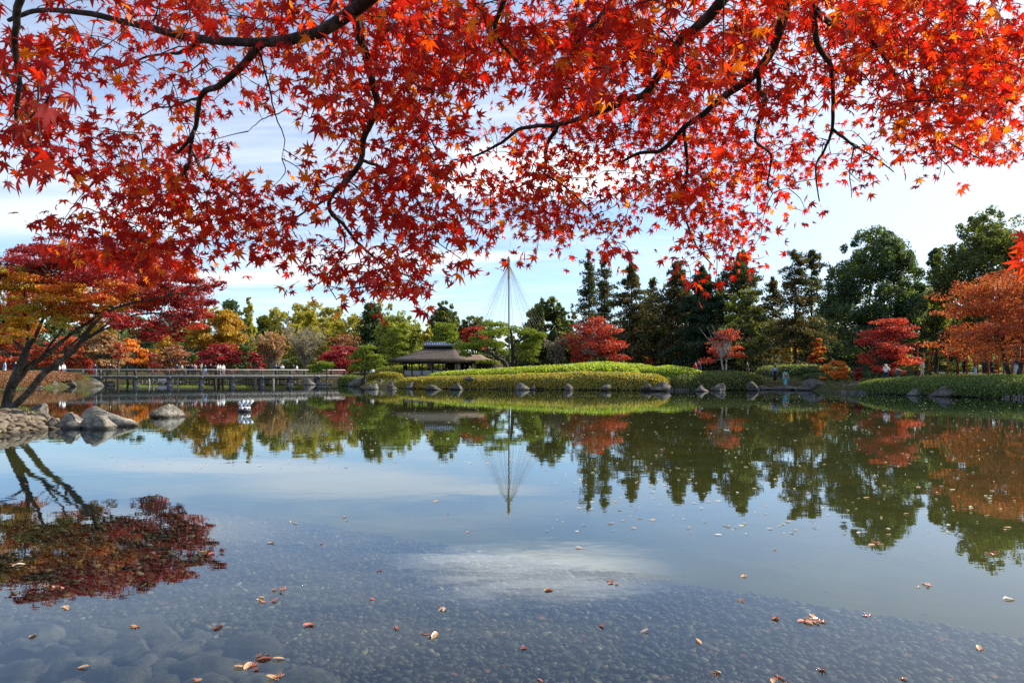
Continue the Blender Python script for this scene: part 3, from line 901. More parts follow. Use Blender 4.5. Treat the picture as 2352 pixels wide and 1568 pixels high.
def hedge(path, label, pal, seed, name='hedge', group=None, px=2.3, cover=2.6, mat='foliage', rnd=0.7, cat='hedge', spiky=0.0, tops=None):
    """path rows: x, y, half width, top z. A long clipped mound."""
    rng = R(seed)
    p = spline(path, 10)
    n = len(p)
    base = np.array([p[n // 2, 0], p[n // 2, 1], g1(p[n // 2, 0], p[n // 2, 1])])
    t = thing(name, label, cat, base, group)
    tg = np.gradient(p[:, :2], axis=0); tg /= np.linalg.norm(tg, axis=1)[:, None]
    nr = np.stack([tg[:, 1], -tg[:, 0]], 1)
    zb = gz(p[:, 0], p[:, 1])
    for sg in (-0.9, 0.9):
        zb = np.minimum(zb, gz(p[:, 0] + sg * nr[:, 0] * p[:, 2], p[:, 1] + sg * nr[:, 1] * p[:, 2]))
    zb = np.maximum(zb, 0.06) - 0.02
    # rounded ends
    e = np.linspace(0, 1, n)
    endf = np.sqrt(np.clip(1 - np.abs(e * 2 - 1) ** 10, 0.0004, 1))
    hw = p[:, 2] * endf
    ht = (p[:, 3] - zb) * (0.12 + 0.88 * endf)
    th = np.linspace(0, math.pi, 9)
    ct, st = np.sign(np.cos(th)) * np.abs(np.cos(th)) ** 0.75, np.sin(th) ** 0.65
    K = 0.80
    core = np.stack([p[:, None, 0] + nr[:, None, 0] * hw[:, None] * ct * K, p[:, None, 1] + nr[:, None, 1] * hw[:, None] * ct * K, zb[:, None] + ht[:, None] * st * K], -1)
    i = np.arange(n - 1)[:, None] * 9 + np.arange(8)[None]
    f = np.stack([i, i + 9, i + 10, i + 1], -1).reshape(-1, 4)
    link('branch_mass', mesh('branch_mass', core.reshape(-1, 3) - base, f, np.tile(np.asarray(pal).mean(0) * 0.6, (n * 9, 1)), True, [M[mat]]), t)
    F = Foliage(seed)
    seg = np.linalg.norm(np.diff(p[:, :2], axis=0), axis=1)
    Lt = seg.sum()
    D = p[:, 1].mean()
    s = px / FOC * D
    m = int(cover * Lt * (hw.mean() * 2 + ht.mean() * 2) / (s * s * 2 * 0.62))
    a = rng.uniform(0, n - 1.001, m)
    ai = a.astype(int); af = (a - ai)[:, None]
    q = p[ai] * (1 - af) + p[ai + 1] * af
    af = af[:, 0]
    hh = ht[ai] * (1 - af) + ht[ai + 1] * af
    ww = hw[ai] * (1 - af) + hw[ai + 1] * af
    zz = zb[ai] * (1 - af) + zb[ai + 1] * af
    an = rng.uniform(0, math.pi, m)
    c_, s_ = np.sign(np.cos(an)) * np.abs(np.cos(an)) ** 0.75, np.sin(an) ** 0.65
    nq = nr[ai] * (1 - af[:, None]) + nr[ai + 1] * af[:, None]
    # swelling of the single bushes that make up the mass
    nb = max(4, int(Lt * 1.6))
    bs, ba = rng.uniform(0, n - 1, nb), rng.uniform(0, math.pi, nb)
    w_ = Lt / (n - 1)
    bul = np.zeros(m)
    for k_ in range(nb):
        bul = np.maximum(bul, np.exp(-((a - bs[k_]) * w_ / 0.75) ** 2 - ((an - ba[k_]) * hw.mean() / 0.9) ** 2) * rng.uniform(0.4, 1))
    lump = 0.95 + 0.11 * bul / np.maximum(1, hw.mean() * 0.7) + rng.normal(size=m) * (0.022 + spiky)
    pos = np.stack([q[:, 0] + nq[:, 0] * ww * c_ * lump, q[:, 1] + nq[:, 1] * ww * c_ * lump, zz + hh * s_ * lump], 1)
    nn = np.stack([nq[:, 0] * np.cos(an), nq[:, 1] * np.cos(an), np.sin(an)], 1) + rng.normal(size=(m, 3)) * rnd
    pl = np.asarray(pal)
    patch = (0.5 + 0.5 * np.sin(q[:, 0] * 0.8 + 2 * np.sin(q[:, 0] * 0.37 + seed)))
    ch = np.where(rng.random(m) < patch * 0.7, 0, rng.integers(0, len(pl), m))
    F.pts(pos, nn, s, pl[ch] * rng.uniform(0.72, 1.28, (m, 1)), 0.6)
    F.build('foliage', mat, t, base)
    return t

# ================================================================== LARGE STRUCTURE
# ------------------------------------------------------------------ footbridge
def build_bridge():
    A, B = np.array([-54.5, 83.2]), np.array([-24.6, 99.6])
    L = np.linalg.norm(B - A)
    d = (B - A) / L
    nrm = np.array([d[1], -d[0]])           # towards the camera
    rz = math.atan2(d[1], d[0])
    zd = 1.16
    base = np.array([*(A + B) / 2, 0.0])
    t = thing('footbridge', 'long low grey timber footbridge with sunlit pale rail tops crossing the water', 'bridge', base)

    def at(s, off, z):
        q = A + d * s + nrm * off
        return np.array([q[0], q[1], z])
    W = 1.0
    for off in (W, -W):
        Geo().box(at(L / 2, off, zd - 0.13), (L, 0.16, 0.34), rz).build('edge_beam', M['bridgewood'], t, base)
        Geo().box(at(L / 2, off * 1.02, zd + 0.063), (L, 0.22, 0.045), rz).build('lit_edge', M['sunlit_railwood'], t, base)  # pale strip: the beam's sunlit top edge put into the colour
        Geo().box(at(L / 2, off, zd + 0.86), (L, 0.13, 0.075), rz).build('handrail', M['sunlit_railwood'], t, base)  # sunlit top of the rail put into its pale colour
        for zz in (0.30, 0.57):
            Geo().box(at(L / 2, off, zd + zz), (L, 0.05, 0.085), rz).build('rail', M['bridgewood'], t, base)
    npl = 110
    for i in range(npl):
        Geo().box(at(L * (i + 0.5) / npl, 0, zd), (L / npl - 0.015, 2 * W - 0.17, 0.06), rz).build('plank', M['bridgewood'], t, base)
    ns = int(L / 1.83)
    for i in range(ns + 1):
        s = L * i / ns
        for off in (W, -W):
            Geo().box(at(s, off, zd + 0.40), (0.13, 0.13, 0.86), rz).build('post', M['bridgewood'], t, base)
            if i % 2 == 0:
                Geo().box(at(s, off * 1.07, zd - 0.1), (0.3, 0.10, 0.30), rz).build('bracket', M['concrete'], t, base)
    for i in range(0, ns + 1, 2):
        s = L * i / ns
        for off in (0.62, -0.62):
            Geo().box(at(s, off, zd - 0.30 - 0.85), (0.50, 0.55, 1.7), rz).build('pier', M['concrete'], t, base)
        Geo().box(at(s, 0, zd - 0.24), (0.5, 1.7, 0.2), rz).build('crossbeam', M['darkwood'], t, base)
    return at, L


BR_AT, BR_L = build_bridge()


# ------------------------------------------------------------------ thatched tea house
def build_house():
    D0 = 82.0
    base = np.array([-9.5, 85.0, 1.05])
    t = thing('tea_house', 'open sided thatched tea house with blue tiled ridge behind the clipped hedges', 'house', base)
    x0, x1, y0, y1, fl = -13.0, -4.2, D0, 88.4, 1.10
    # platform, floor, inner walls
    Geo().box(((x0 + x1) / 2, (y0 + y1) / 2, fl - 0.5), (x1 - x0 - 0.1, y1 - y0 - 0.1, 1.1)).build('plinth', M['darkwood'], t, base)
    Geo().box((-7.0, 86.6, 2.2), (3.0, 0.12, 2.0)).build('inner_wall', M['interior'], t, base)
    Geo().box((-10.4, 86.9, 2.3), (0.9, 0.08, 1.9)).build('paper_screen', M['plaster'], t, base)
    px = [x0, -12.0, -10.8, -9.55, -8.3, -6.6, -5.2, x1]
    for i in range(len(px) - 1):
        if i < 5:
            Geo().box(((px[i] + px[i + 1]) / 2, y0 - 0.03, fl + 0.36), (px[i + 1] - px[i] - 0.14, 0.06, 0.86)).build('wall_panel', M['greypanel'], t, base)
        Geo().box(((px[i] + px[i + 1]) / 2, y1, fl + 0.30), (px[i + 1] - px[i] - 0.14, 0.06, 0.7)).build('wall_panel', M['greypanel'], t, base)
    for y in (86.0, 88.4):
        pass
    for q in (0.3, 1.9, 3.6, 5.2):
        Geo().box((x0, y0 + q + 0.75, fl + 0.36), (0.06, 1.35, 0.86)).build('wall_panel', M['greypanel'], t, base)
    for x in px:
        for y in (y0, y1):
            Geo().box((x, y, fl + 0.80), (0.12, 0.12, 1.95)).build('post', M['darkwood'], t, base)
    for y in (84.1, 86.3):
        Geo().box((x0, y, fl + 0.80), (0.12, 0.12, 1.95)).build('post', M['darkwood'], t, base)
    Geo().box(((x0 + x1) / 2, y0 - 0.02, fl + 0.83), (x1 - x0 + 0.1, 0.14, 0.07)).build('sill', M['darkwood'], t, base)
    for y in (y0, y1):
        Geo().box(((x0 + x1) / 2, y, 2.86), (x1 - x0 + 0.3, 0.16, 0.22)).build('eave_beam', M['darkwood'], t, base)
    # pale wall pieces and a shallow awning at the right half
    for (u0, u1, v0, v1) in ((1045, 1058, 826, 850), (1084, 1093, 826, 850), (1106, 1117, 828, 851)):
        a, b = P(u0, v0, D0 + 1.2), P(u1, v1, D0 + 1.2)
        Geo().box(((a[0] + b[0]) / 2, D0 + 1.2, (a[2] + b[2]) / 2 - 0.3), (b[0] - a[0], 0.12, a[2] - b[2] + 0.6)).build('plaster_wall', M['plaster'], t, base)
    a, b = P(1049, 829, 80.9), P(1092, 829, 80.9)
    Geo().box(((a[0] + b[0]) / 2, 81.2, a[2]), (b[0] - a[0], 1.2, 0.05)).build('awning', M['greypanel'], t, base)
    # right-hand low wing under the shingled roof
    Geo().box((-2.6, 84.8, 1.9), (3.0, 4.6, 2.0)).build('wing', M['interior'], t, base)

    # main roof: ridge and concave thatch with thick eaves
    def slope(name, rows, mat, thick):
        """rows: list of polylines from eave to ridge, equal length"""
        r = np.array(rows, float)
        n, m = r.shape[:2]
        top = r.reshape(-1, 3)
        bot = top - [0, 0, thick]
        i = np.arange(n - 1)[:, None] * m + np.arange(m - 1)[None]
        f = np.stack([i, i + 1, i + m + 1, i + m], -1).reshape(-1, 4)
        k = n * m
        fs = [f, f[:, ::-1] + k]
        rim = [q for q in list(range(m)) + [a * m + m - 1 for a in range(1, n)] + [(n - 1) * m + b for b in range(m - 2, -1, -1)] + [a * m for a in range(n - 2, 0, -1)]]
        rim = np.array(rim); nx = np.roll(rim, -1)
        fs.append(np.stack([nx, rim, rim + k, nx + k], -1))
        me = mesh(name, np.vstack([top, bot]) - base, fs, mats=[mat])
        return link(name, me, t)
    ex0, ex1, ey0, ey1, ez = -14.6, -5.6, 80.7, 89.7, 3.22
    rx0, rx1, ry, rzz = -10.75, -7.2, 85.2, 4.78

    def prof(a, b, sag):
        q = np.linspace(0, 1, 7)[:, None]
        p = np.asarray(a) * (1 - q) + np.asarray(b) * q
        p[:, 2] -= sag * np.sin(q[:, 0] * math.pi)
        return p
    def row(e0, e1, t0, t1, k=9):
        out = []
        for i in range(k):
            w = i / (k - 1)
            out.append(prof(np.asarray(e0) * (1 - w) + np.asarray(e1) * w, np.asarray(t0) * (1 - w) + np.asarray(t1) * w, 0.18))
        return np.array(out).transpose(1, 0, 2)[:, ::-1]
    slope('thatch_roof', row((ex0, ey0, ez), (ex1, ey0, ez), (rx0, ry - 0.05, rzz), (rx1, ry - 0.05, rzz)), M['thatch'], 0.30)
    slope('thatch_roof', row((ex1, ey1, ez), (ex0, ey1, ez), (rx1, ry + 0.05, rzz), (rx0, ry + 0.05, rzz)), M['thatch'], 0.30)
    slope('thatch_roof', row((ex0 - 0.003, ey1, ez), (ex0 - 0.003, ey0, ez), (rx0 - 0.02, ry + 0.04, rzz), (rx0 - 0.02, ry - 0.04, rzz)), M['thatch'], 0.30)
    slope('thatch_roof', row((ex1 + 0.003, ey0, ez), (ex1 + 0.003, ey1, ez), (rx1 + 0.02, ry - 0.04, rzz), (rx1 + 0.02, ry + 0.04, rzz)), M['thatch'], 0.30)
    # gable over the right slope
    g = np.array([[-6.55, ry - 1.7, 3.85], [-6.55, ry + 1.7, 3.85], [-6.55, ry, 4.78], [-7.4, ry - 1.7, 3.85], [-7.4, ry + 1.7, 3.85], [-7.4, ry, 4.78]]) - base
    link('gable', mesh('gable', g, [np.array([[0, 1, 2], [5, 4, 3]]), np.array([[0, 3, 4, 1], [1, 4, 5, 2], [2, 5, 3, 0]])], mats=[M['darkwood']]), t)
    # tiled ridge
    Geo().box(((rx0 + rx1) / 2, ry, rzz + 0.10), (rx1 - rx0 + 0.5, 0.9, 0.26)).build('ridge_base', M['darkwood'], t, base)
    nt = 18
    for i in range(nt):
        x = rx0 - 0.1 + (rx1 - rx0 + 0.2) * (i + 0.5) / nt
        for sgn in (-1, 1):
            p = np.array([[x, ry + sgn * 0.62, rzz + 0.14], [x, ry + sgn * 0.33, rzz + 0.40], [x, ry + sgn * 0.05, rzz + 0.52]])
            Geo().tube(p, 0.085, 6).build('roof_tile', M['tile'], t, base)
    Geo().tube(np.array([[rx0 - 0.3, ry, rzz + 0.56], [rx1 + 0.3, ry, rzz + 0.56]]), 0.13, 8).build('ridge_tile', M['tile'], t, base)
    # lower shingled roof to the right
    wx0, wx1, wz, wt = -8.4, -1.9, 3.14, 3.85
    slope('shingle_roof', row((wx0, 80.55, wz), (wx1, 80.55, wz), (wx0 + 0.6, 84.6, wt), (wx1 - 1.9, 84.6, wt)), M['shingle'], 0.16)
    slope('shingle_roof', row((wx1 + 0.003, 80.55, wz), (wx1 + 0.003, 88.5, wz), (wx1 - 1.88, 84.6, wt), (wx1 - 1.88, 84.7, wt)), M['shingle'], 0.16)
    slope('shingle_roof', row((wx1, 88.5, wz), (wx0, 88.5, wz), (wx1 - 1.9, 84.7, wt), (wx0 + 0.6, 84.7, wt)), M['shingle'], 0.16)


build_house()


# ------------------------------------------------------------------ vermilion pergola on the right bank
def build_pergola():
    D = 62.0
    us = [2227, 2270, 2319 - 40, 2314, 2333, 2346]
    xs_z6 = [515, 610, 805, 1100, 1275, 1415, 1595, 1770, 1935, 2145, 2285]
    U = [(2150 + q / 6.72) * 0.9408 for q in xs_z6]
    base = np.array([X(2180, D), D, g1(X(2180, D), D)])
    t = thing('pergola', 'thin vermilion painted pergola of slim posts and beams under the rust maple', 'pergola', base)
    zt = Z(794, D)
    for i, u in enumerate(U):
        dd = D + (0 if i % 2 else 2.4)
        x = X(u, dd)
        zg = g1(x, dd)
        Geo().box((x, dd, (zt + zg) / 2 - 0.1), (0.09, 0.09, zt - zg + 0.2)).build('post', M['vermilion'], t, base)
    xa, xb = X(U[0], D) - 0.6, X(U[-1], D) + 1.2
    for dd in (D, D + 2.4):
        Geo().box(((xa + xb) / 2, dd, zt + 0.06), (xb - xa, 0.08, 0.10)).build('beam', M['vermilion'], t, base)
    Geo().box(((xa + xb) / 2, D + 2.4, zt - 0.55), (xb - xa, 0.07, 0.09)).build('beam', M['vermilion'], t, base)
    for i in range(16):
        x = xa + (xb - xa) * (i + 0.5) / 16
        Geo().box((x, D + 1.2, zt + 0.19), (0.09, 3.2, 0.1)).build('rafter', M['vermilion'], t, base)
    for k, (u, w, dd) in enumerate(((2296, 26, 78), (2278, 20, 72), (2330, 30, 74))):
        x = X(u, dd); zg = g1(x, dd)
        L_ = w / FOC * dd
        b = thing('bench', ['low bench with pale pink cloth lit by the sun beyond the pergola', 'second pink cloth bench just left of the sunlit gravel', 'pink cloth bench farthest along behind the pergola posts'][k], 'bench', (x, dd, zg), 'cloth covered benches')
        Geo().box((0, 0, 0.42), (L_, 0.7, 0.10)).build('seat', M['feltred'], b)
        for sx in (-1, 1):
            Geo().box((sx * (L_ / 2 - 0.1), 0, 0.185), (0.08, 0.6, 0.37)).build('leg', M['darkwood'], b)


build_pergola()
# sunlit paths on the banks
def path_strip(name, pts, w):
    p = spline(pts, 6)
    tg = np.gradient(p, axis=0); tg /= np.linalg.norm(tg, axis=1)[:, None]
    nr = np.stack([-tg[:, 1], tg[:, 0]], 1)
    k = np.linspace(-1, 1, 5)
    v = (p[:, None] + nr[:, None] * k[None, :, None] * w).reshape(-1, 2)
    v = np.c_[v, gz(v[:, 0], v[:, 1]) + 0.04]
    n = len(p)
    i = np.arange(n - 1)[:, None] * 5 + np.arange(4)[None]
    link(name, mesh(name, v, np.stack([i, i + 1, i + 6, i + 5], -1).reshape(-1, 4)[:, ::-1], mats=[M['path']], smooth=True), kind='structure')


path_strip('path', [(56, 66), (44, 72), (34, 76), (24, 78), (16, 80), (6, 86), (-2, 91), (-16, 96), (-25, 100)], 1.6)
path_strip('path', [(24.5, 70), (25.6, 74), (26, 78)], 0.9)
path_strip('path', [(-54, 83), (-60, 86), (-74, 84), (-95, 80)], 1.5)

# ------------------------------------------------------------------ snow-rope pole over the pine (pole, straw cap, ropes)
def build_yukitsuri():
    D = 87.0
    x = X(1168.5, D)
    zb = g1(x, D)
    base = np.array([x, D, zb])
    t = thing('rope_pole', 'tall timber pole fanning out thin ropes over the spreading pine', 'pole', base)
    zt = Z(592, D)
    p = np.array([[x - 0.12 + 0.2, D, zb - 0.3], [x + 0.02, D, (zb + zt) / 2], [x, D, zt - 0.3]])
    Geo().tube(spline(p, 5), np.linspace(0.12, 0.065, 11), 8).build('pole', M['polewood'], t, base, True)
    cap = np.array([[x, D, Z(641, D)], [x, D, Z(618, D)], [x, D, Z(604, D)], [x, D, Z(598, D)], [x, D, Z(593, D)], [x, D, Z(588, D)]])
    Geo().tube(cap, [0.10, 0.15, 0.20, 0.24, 0.16, 0.07], 9).build('straw_cap', M['straw'], t, base, True)
    rng = R(8)
    top = np.array([x, D, Z(606, D)])
    n = 54
    for i in range(n):
        a = 2 * math.pi * i / n + rng.normal() * 0.06
        r = rng.uniform(3.4, 4.9)
        v = rng.uniform(745, 775)
        e = np.array([x + math.cos(a) * r, D + math.sin(a) * r * 0.9, Z(v, D)])
        if i == 27:
            e = P(1098, 725, D - 1)
        q = np.linspace(0, 1, 5)[:, None]
        pts = top * (1 - q) + e * q
        pts[:, 2] -= 0.18 * np.sin(q[:, 0] * math.pi)
        Geo().tube(pts, 0.009, 3).build('rope', M['ropefibre'], t, base)


build_yukitsuri()

# ------------------------------------------------------------------ log edging along the island and the right bank
def edging(label, pts, seed, h=0.20, r=0.075):
    rng = R(seed)
    p = np.asarray(pts, float)
    seg = np.linalg.norm(np.diff(p, axis=0), axis=1)
    cum = np.r_[0, np.cumsum(seg)]
    s = np.arange(0, cum[-1], r * 2.15)
    x = np.interp(s, cum, p[:, 0]); y = np.interp(s, cum, p[:, 1])
    base = np.array([p[len(p) // 2][0], p[len(p) // 2][1], 0.0])
    t = thing('log_edging', label, 'edging', base, 'log edgings at the waterline')
    n = len(s)
    keep = rng.random(n) > 0.12
    G = Geo()
    th = np.linspace(0, 2 * math.pi, 6, endpoint=False)
    for i in np.flatnonzero(keep):
        hh = h * rng.uniform(0.55, 1.15)
        rr = r * rng.uniform(0.75, 1.05)
        ring = np.stack([np.cos(th) * rr, np.sin(th) * rr], 1)
        v = np.vstack([np.c_[ring + [x[i], y[i]], np.full(6, -0.5)], np.c_[ring + [x[i], y[i]] + rng.normal(size=2) * 0.01, np.full(6, hh)]])
        f = np.array([[j, (j + 1) % 6, 6 + (j + 1) % 6, 6 + j] for j in range(6)])
        G.add(v, [f, np.array([[6, 7, 8, 9, 10, 11]])])
    G.build('stake', M['stake'], t, base, kind='stuff')


edging('weathered log stakes in the shallow water under the island hedges', [(-6.5, 67.7), (1, 65.6), (8.3, 63.8), (13, 61.8), (16, 61.8)], 3)
edging('weathered log stakes below the broad dark hedge of the near bank', [(26.6, 55), (28.3, 50.2), (31.8, 42.4), (38, 40.1)], 4, 0.22)
edging('low log stakes along the far bank under the footbridge', [(-66, 120.5), (-52, 119.6), (-40, 118.9), (-31, 117.5)], 5, 0.32, 0.12)

# ================================================================== THE OVERHANGING MAPLE
LEAF_N = None


def leaf_template(rng, fold=0.12, curl=0.25):
    ang = np.radians([-128, -84, -42, 0, 42, 84, 128]) + rng.normal(size=7) * 0.06
    ln = np.array([0.42, 0.74, 0.93, 1.0, 0.93, 0.74, 0.42]) * rng.uniform(0.92, 1.08, 7)
    ring = []
    for i in range(7):
        a0 = ang[i] - 0.5 * (ang[i] - ang[i - 1]) if i else ang[0] - 0.45
        ring.append((a0, 0.36 if 0 < i else 0.15))
        w = 0.215 + 0.02 * rng.normal()
        ring.append((ang[i] - w, 0.52 * ln[i]))
        ring.append((ang[i], ln[i]))
        ring.append((ang[i] + w, 0.52 * ln[i]))
    ring.append((ang[-1] + 0.45, 0.15))
    ring = np.array(ring)
    x, y = np.sin(ring[:, 0]) * ring[:, 1], np.cos(ring[:, 0]) * ring[:, 1]
    r = ring[:, 1]
    lobe = np.zeros(len(r)); lobe[2::4] = 1
    z = -curl * r ** 2 + fold * (np.abs(np.cos(ring[:, 0] * 4.3)) - 0.5) * r
    v = np.vstack([[0, 0, 0], np.c_[x, y, z], [-0.02, 0, 0], [0.02, 0, 0], [0.02, -0.7, 0.10], [-0.02, -0.7, 0.10]])
    n = len(r)
    f = np.array([[0, i + 1, i + 2] for i in range(n - 1)])
    return v, f, np.array([[n + 1, n + 2, n + 3, n + 4]])


GRID = [  # leaf density of the canopy, 98 x 60 cells of the view
    "777777778898999999999985"[:24],
    "976666777899999999889997",
    "953335678897898999876899",
    "913256678940399998775798",
    "912162036742588886454687",
    "836671037765777786565674",
    "236673057874667676663310",
    "013686266776664774420000",
    "035666545675664166410000",
    "058853665631224045000000",
    "001110258710000011000000",
    "000000012200000000000000"]


def canopy_depth(c, r, rng):
    """metres in front of the eye: the boughs reach out overhead and droop away"""
    if c <= 0 and r <= 6:
        return rng.uniform(1.15, 2.1)
    if c <= 6:
        return rng.uniform(2.0, 2.9) if r <= 2 else rng.uniform(2.35, 3.1)
    if c <= 10:
        return rng.uniform(1.75, 2.9) if r <= 3 else rng.uniform(2.2, 2.95)
    if c <= 16:
        return rng.uniform(1.5, 3.3) if r <= 3 else rng.uniform(2.9, 4.0)
    return rng.uniform(2.1, 3.6) if r <= 4 else rng.uniform(3.2, 4.1)


LIMBS = [  # (u, v, distance) centre lines with first and last radius in metres
    ([(1010, -170, 1.75), (960, -110, 1.9), (830, 10, 2.1), (740, 70, 2.2), (660, 92, 2.3), (590, 97, 2.35), (450, 88, 2.5), (330, 58, 2.6), (200, 30, 2.7), (100, 26, 2.8), (30, 46, 2.9)], .024, .008),
    ([(605, 98, 2.34), (562, 150, 2.4), (505, 200, 2.5), (462, 222, 2.55), (450, 290, 2.6), (432, 325, 2.65), (405, 352, 2.7)], .014, .006),
    ([(445, 300, 2.6), (436, 380, 2.7), (428, 386, 2.7), (446, 440, 2.75), (470, 490, 2.8), (500, 530, 2.8)], .008, .003),
    ([(462, 222, 2.55), (400, 240, 2.7), (350, 245, 2.8), (290, 285, 2.9)], .005, .002),
    ([(436, 380, 2.7), (400, 425, 2.75), (370, 470, 2.8), (330, 500, 2.85)], .005, .002),
    ([(440, 345, 2.68), (470, 400, 2.75), (540, 450, 2.8), (610, 490, 2.85), (650, 560, 2.85)], .005, .002),
    ([(450, 88, 2.5), (441, 106, 2.52), (415, 122, 2.55), (385, 128, 2.6), (330, 140, 2.7), (250, 170, 2.8)], .009, .003),
    ([(950, -100, 1.92), (840, -30, 2.15), (828, 50, 2.25), (845, 120, 2.3), (866, 210, 2.4), (868, 245, 2.42), (842, 305, 2.5), (833, 370, 2.55), (792, 422, 2.6), (766, 452, 2.62), (768, 490, 2.65), (798, 520, 2.65), (830, 560, 2.7), (872, 600, 2.72)], .017, .005),
    ([(833, 370, 2.55), (878, 388, 2.6), (930, 432, 2.65), (965, 470, 2.7), (985, 520, 2.7)], .007, .003),
    ([(766, 452, 2.62), (700, 490, 2.7), (660, 520, 2.75), (620, 560, 2.8)], .005, .002),
    ([(768, 490, 2.65), (790, 570, 2.7), (750, 640, 2.72), (775, 690, 2.75)], .004, .002),
    ([(872, 600, 2.72), (900, 640, 2.74), (930, 680, 2.75)], .004, .002),
    ([(868, 245, 2.42), (930, 250, 2.5), (980, 300, 2.6), (1010, 360, 2.65)], .006, .003),
    ([(595, 120, 2.4), (625, 215, 2.5), (640, 270, 2.55), (660, 320, 2.6), (655, 365, 2.6)], .004, .0012),
    ([(640, 262, 2.55), (600, 275, 2.55), (575, 300, 2.55)], .0025, .001),
    ([(1700, -90, 2.2), (1646, 10, 2.35), (1590, 70, 2.45), (1560, 95, 2.5), (1486, 212, 2.7), (1440, 232, 2.8), (1352, 268, 2.95), (1281, 291, 3.1), (1197, 299, 3.3), (1150, 330, 3.4), (1076, 364, 3.5)], .021, .006),
    ([(1281, 291, 3.1), (1256, 340, 3.2), (1252, 400, 3.3), (1225, 414, 3.35), (1180, 440, 3.4)], .010, .004),
    ([(1252, 400, 3.3), (1300, 430, 3.4), (1345, 470, 3.5), (1380, 510, 3.5)], .006, .003),
    ([(1252, 400, 3.3), (1235, 470, 3.4), (1250, 540, 3.45)], .005, .002),
    ([(1840, -110, 2.3), (1810, -10, 2.45), (1793, 77, 2.6), (1746, 161, 2.75), (1676, 215, 2.9), (1622, 262, 3.0), (1571, 296, 3.15), (1520, 349, 3.3), (1470, 356, 3.4), (1426, 378, 3.5)], .022, .007),
    ([(1743, 165, 2.75), (1741, 215, 2.85), (1754, 233, 2.9), (1741, 280, 3.0), (1732, 330, 3.1), (1768, 360, 3.2), (1762, 420, 3.3), (1775, 450, 3.35)], .011, .003),
    ([(1571, 296, 3.15), (1580, 380, 3.3), (1570, 470, 3.4), (1600, 560, 3.5), (1640, 610, 3.5)], .009, .003),
    ([(1860, -100, 2.3), (1868, 0, 2.5), (1877, 94, 2.7), (1905, 145, 2.85), (1913, 205, 3.0), (1910, 296, 3.2), (1890, 345, 3.3), (1872, 385, 3.4), (1880, 460, 3.5)], .015, .003),
    ([(1910, 296, 3.2), (1961, 336, 3.35), (1996, 357, 3.45), (2050, 400, 3.55)], .008, .003),
    ([(1961, 336, 3.35), (1948, 400, 3.5), (1950, 455, 3.55)], .004, .002),
    ([(1870, 20, 2.5), (1914, 64, 2.6), (1999, 97, 2.75), (2070, 210, 3.0), (2120, 290, 3.2), (2180, 335, 3.4), (2250, 370, 3.5)], .013, .003),
    ([(1999, 97, 2.75), (2120, 110, 2.9), (2250, 150, 3.1), (2340, 190, 3.2)], .009, .003),
    ([(2120, 290, 3.2), (2150, 350, 3.4), (2190, 400, 3.5)], .004, .002),
    ([(120, -140, 1.3), (60, -40, 1.4), (40, 80, 1.5), (50, 200, 1.6), (40, 320, 1.7)], .010, .004),
    ([(1200, -120, 1.5), (1150, 0, 1.7), (1130, 80, 1.8), (1190, 150, 1.9)], .010, .003),
    ([(1420, -120, 1.6), (1400, 0, 1.8), (1330, 90, 2.0), (1290, 150, 2.1)], .010, .003),
]
PAL_L = np.array([(0.28, 0.005, 0.010), (0.36, 0.007, 0.010), (0.46, 0.012, 0.009), (0.54, 0.028, 0.008)])
PAL_R = np.array([(0.34, 0.008, 0.008), (0.44, 0.017, 0.008), (0.52, 0.042, 0.008), (0.58, 0.10, 0.010)])  # more orange towards the right: sun through the leaves put into the colour


